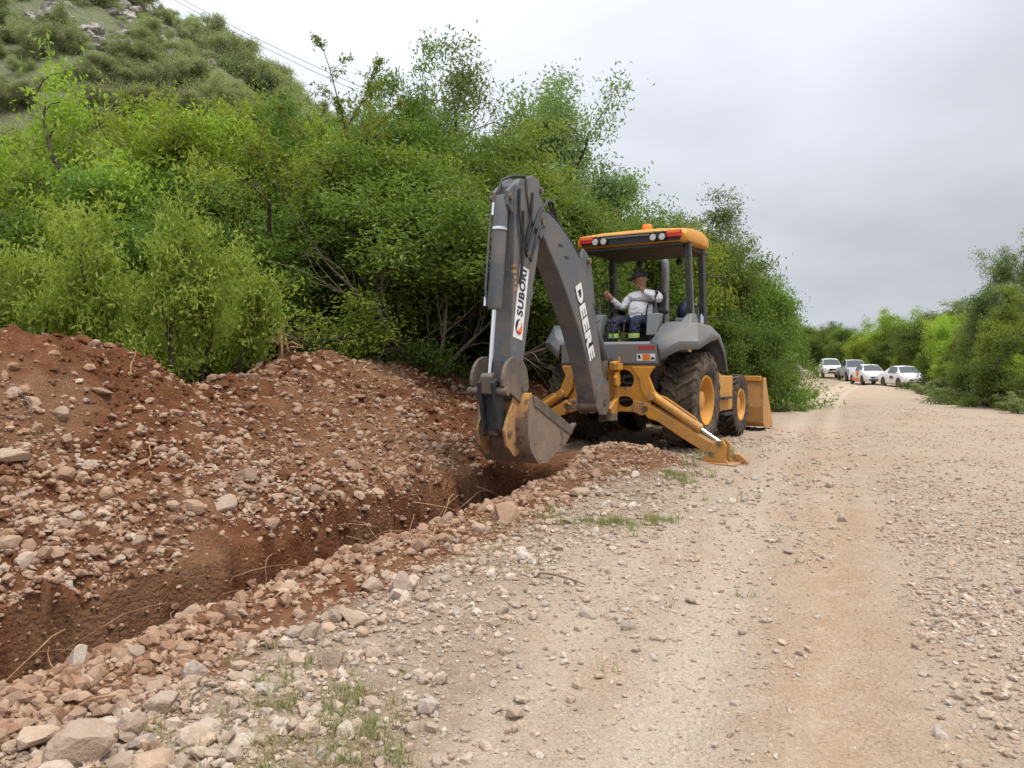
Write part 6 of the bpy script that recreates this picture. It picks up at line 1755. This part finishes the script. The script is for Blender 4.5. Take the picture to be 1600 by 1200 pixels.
    for sd in (-1, 1):
        MB().sphere((xa - 0.13, sd * (W2 - 0.24), zf - 0.07), 0.17, 12, 8, (0.55, 0.95, 0.5)).build('headlight', M['lens'], o, smooth=60)
        MB().sphere((S_[4][0] - xm + (1.95 if spec is SEDAN else 1.95), sd * (W2 + 0.08), S_[6][3] + 0.08), 0.11, 10, 8, (0.5, 0.9, 0.7)).build('mirror', paintm, o, smooth=60)
        MB().sphere((xa - 0.07, sd * (W2 - 0.28), S_[-1][1] + 0.12), 0.085, 10, 6, (0.5, 1, 0.7)).build('fog_light', M['black'], o, smooth=60)
        for q in range(2):
            xx = S_[c2][0] - xm - 0.10 + (0.62 if q else -0.25) * 1.0
            MB().box(xx, xx + 0.16, sd * W2 - 0.012, sd * W2 + 0.016, S_[c2][3] - 0.20, S_[c2][3] - 0.165).build('door_handle', paintm, o)
    g0 = S_[-1][1]
    MB().box(xa - 0.06, xa + 0.025, -0.42, 0.42, zf - 0.26 if spec is SEDAN else zf - 0.28, zf - 0.15 if spec is SEDAN else zf - 0.06).build('grille', M['black'], o, bevel=0.02)
    MB().box(xa - 0.05, xa + 0.03, -0.55, 0.55, g0 + 0.02, g0 + 0.13).build('lower_grille', M['black'], o, bevel=0.02)
    MB().box(xa + 0.005, xa + 0.035, -0.18, 0.18, g0 + 0.15, g0 + 0.24).build('licence_plate', M['white'], o)
    if decals:
        for nm, mt, x0_, x1_, z0_, z1_ in decals:
            MB().box(x0_, x1_, -W2 - 0.022, -W2 + 0.03, z0_, z1_).build(nm, M[mt], o)
    if spec is PICK:
        MB().box(S_[0][0] - xm + 0.06, S_[2][0] - xm + 0.05, -0.78, 0.78, 1.095, 1.125).build('bed_cover', M['black'], o)
    return o
car(SEDAN, 'white sedan with a small dark door emblem, its nose hidden by pale weeds', 1411, 53.5, 184, M['carwhite'], decals=[('door_emblem', 'navy', -0.1, 0.22, 0.60, 0.80), ('door_emblem', 'red', 0.26, 0.4, 0.6, 0.75)])
car(SEDAN, 'white sedan with orange lettering on its door, parked beside the grey pickup', 1357, 58.0, 188, M['carwhite'], decals=[('orange_stripe', 'orange', -1.15, 0.55, 0.30, 0.50), ('orange_number', 'orange', -0.10, 0.10, 0.66, 1.0), ('orange_number', 'orange', 0.22, 0.40, 0.60, 0.9)])
car(PICK, 'dusty grey pickup truck half hidden behind the white sedan with orange lettering', 1333, 65.5, 192, M['cargrey'], 'pickup_truck', 'pickup')
car(PICK, 'white pickup truck parked farthest along the track by the gate', 1296, 72.0, 193, M['carwhite'], 'pickup_truck', 'pickup')

# gate post, sign and wires at the bend
gx = P(1243, 62.0); gz = float(ground_z(np.array([gx]), np.array([62.0]))[0])
gp = empty('gate_post', (gx, 62.0, gz), 0.3)
tag(gp, 'wooden gate post with a small white sign at the bend of the track', 'gate post')
MB().tube([(0, 0, -0.1), (0.02, 0, 1.0), (0, 0, 2.1)], [0.11, 0.10, 0.09], 9).build('post', M['bark'], gp, smooth=50)
MB().box(-0.22, 0.12, -0.13, -0.10, 1.75, 2.25).build('sign', M['white'], gp)
g2x = P(1272, 76.0); g2z = float(ground_z(np.array([g2x]), np.array([76.0]))[0])
g2 = MB().tube([(0, 0, -0.1), (0, 0.02, 1.7)], [0.07, 0.06], 8).build('fence_post', M['bark'], None, smooth=50)
g2.location = (g2x, 76.0, g2z); tag(g2, 'thin wooden fence post holding the wires near the white pickup', 'fence post')
for h in (0.55, 1.0, 1.45):
    o = MB().tube([(gx, 62.0, gz + h), ((gx + g2x) / 2, 69.0, (gz + g2z) / 2 + h - 0.04), (g2x, 76.0, g2z + h)], 0.012, 5).build('fence_wire', M['exhaust'], None)
    tag(o, 'taut fence wire strung between the gate post and the fence post', 'wire', 'fence wires at the gate')
# old stone gate pier behind the post
o = MB().loft([[(-0.6, -0.5, -0.1), (0.6, -0.5, -0.1), (0.6, 0.5, -0.1), (-0.6, 0.5, -0.1)], [(-0.5, -0.42, 1.0), (0.52, -0.42, 0.95), (0.5, 0.4, 1.0), (-0.5, 0.4, 1.05)], [(-0.3, -0.3, 1.35), (0.35, -0.3, 1.25), (0.35, 0.3, 1.3), (-0.3, 0.3, 1.4)]], True, True).build('rubble_pier', M['outcrop'], None, bevel=0.08)
ox_ = P(1243, 66.0); o.location = (ox_, 66.0, float(ground_z(np.array([ox_]), np.array([66.0]))[0]))
tag(o, 'low pier of piled stones behind the gate post', 'stone pier')
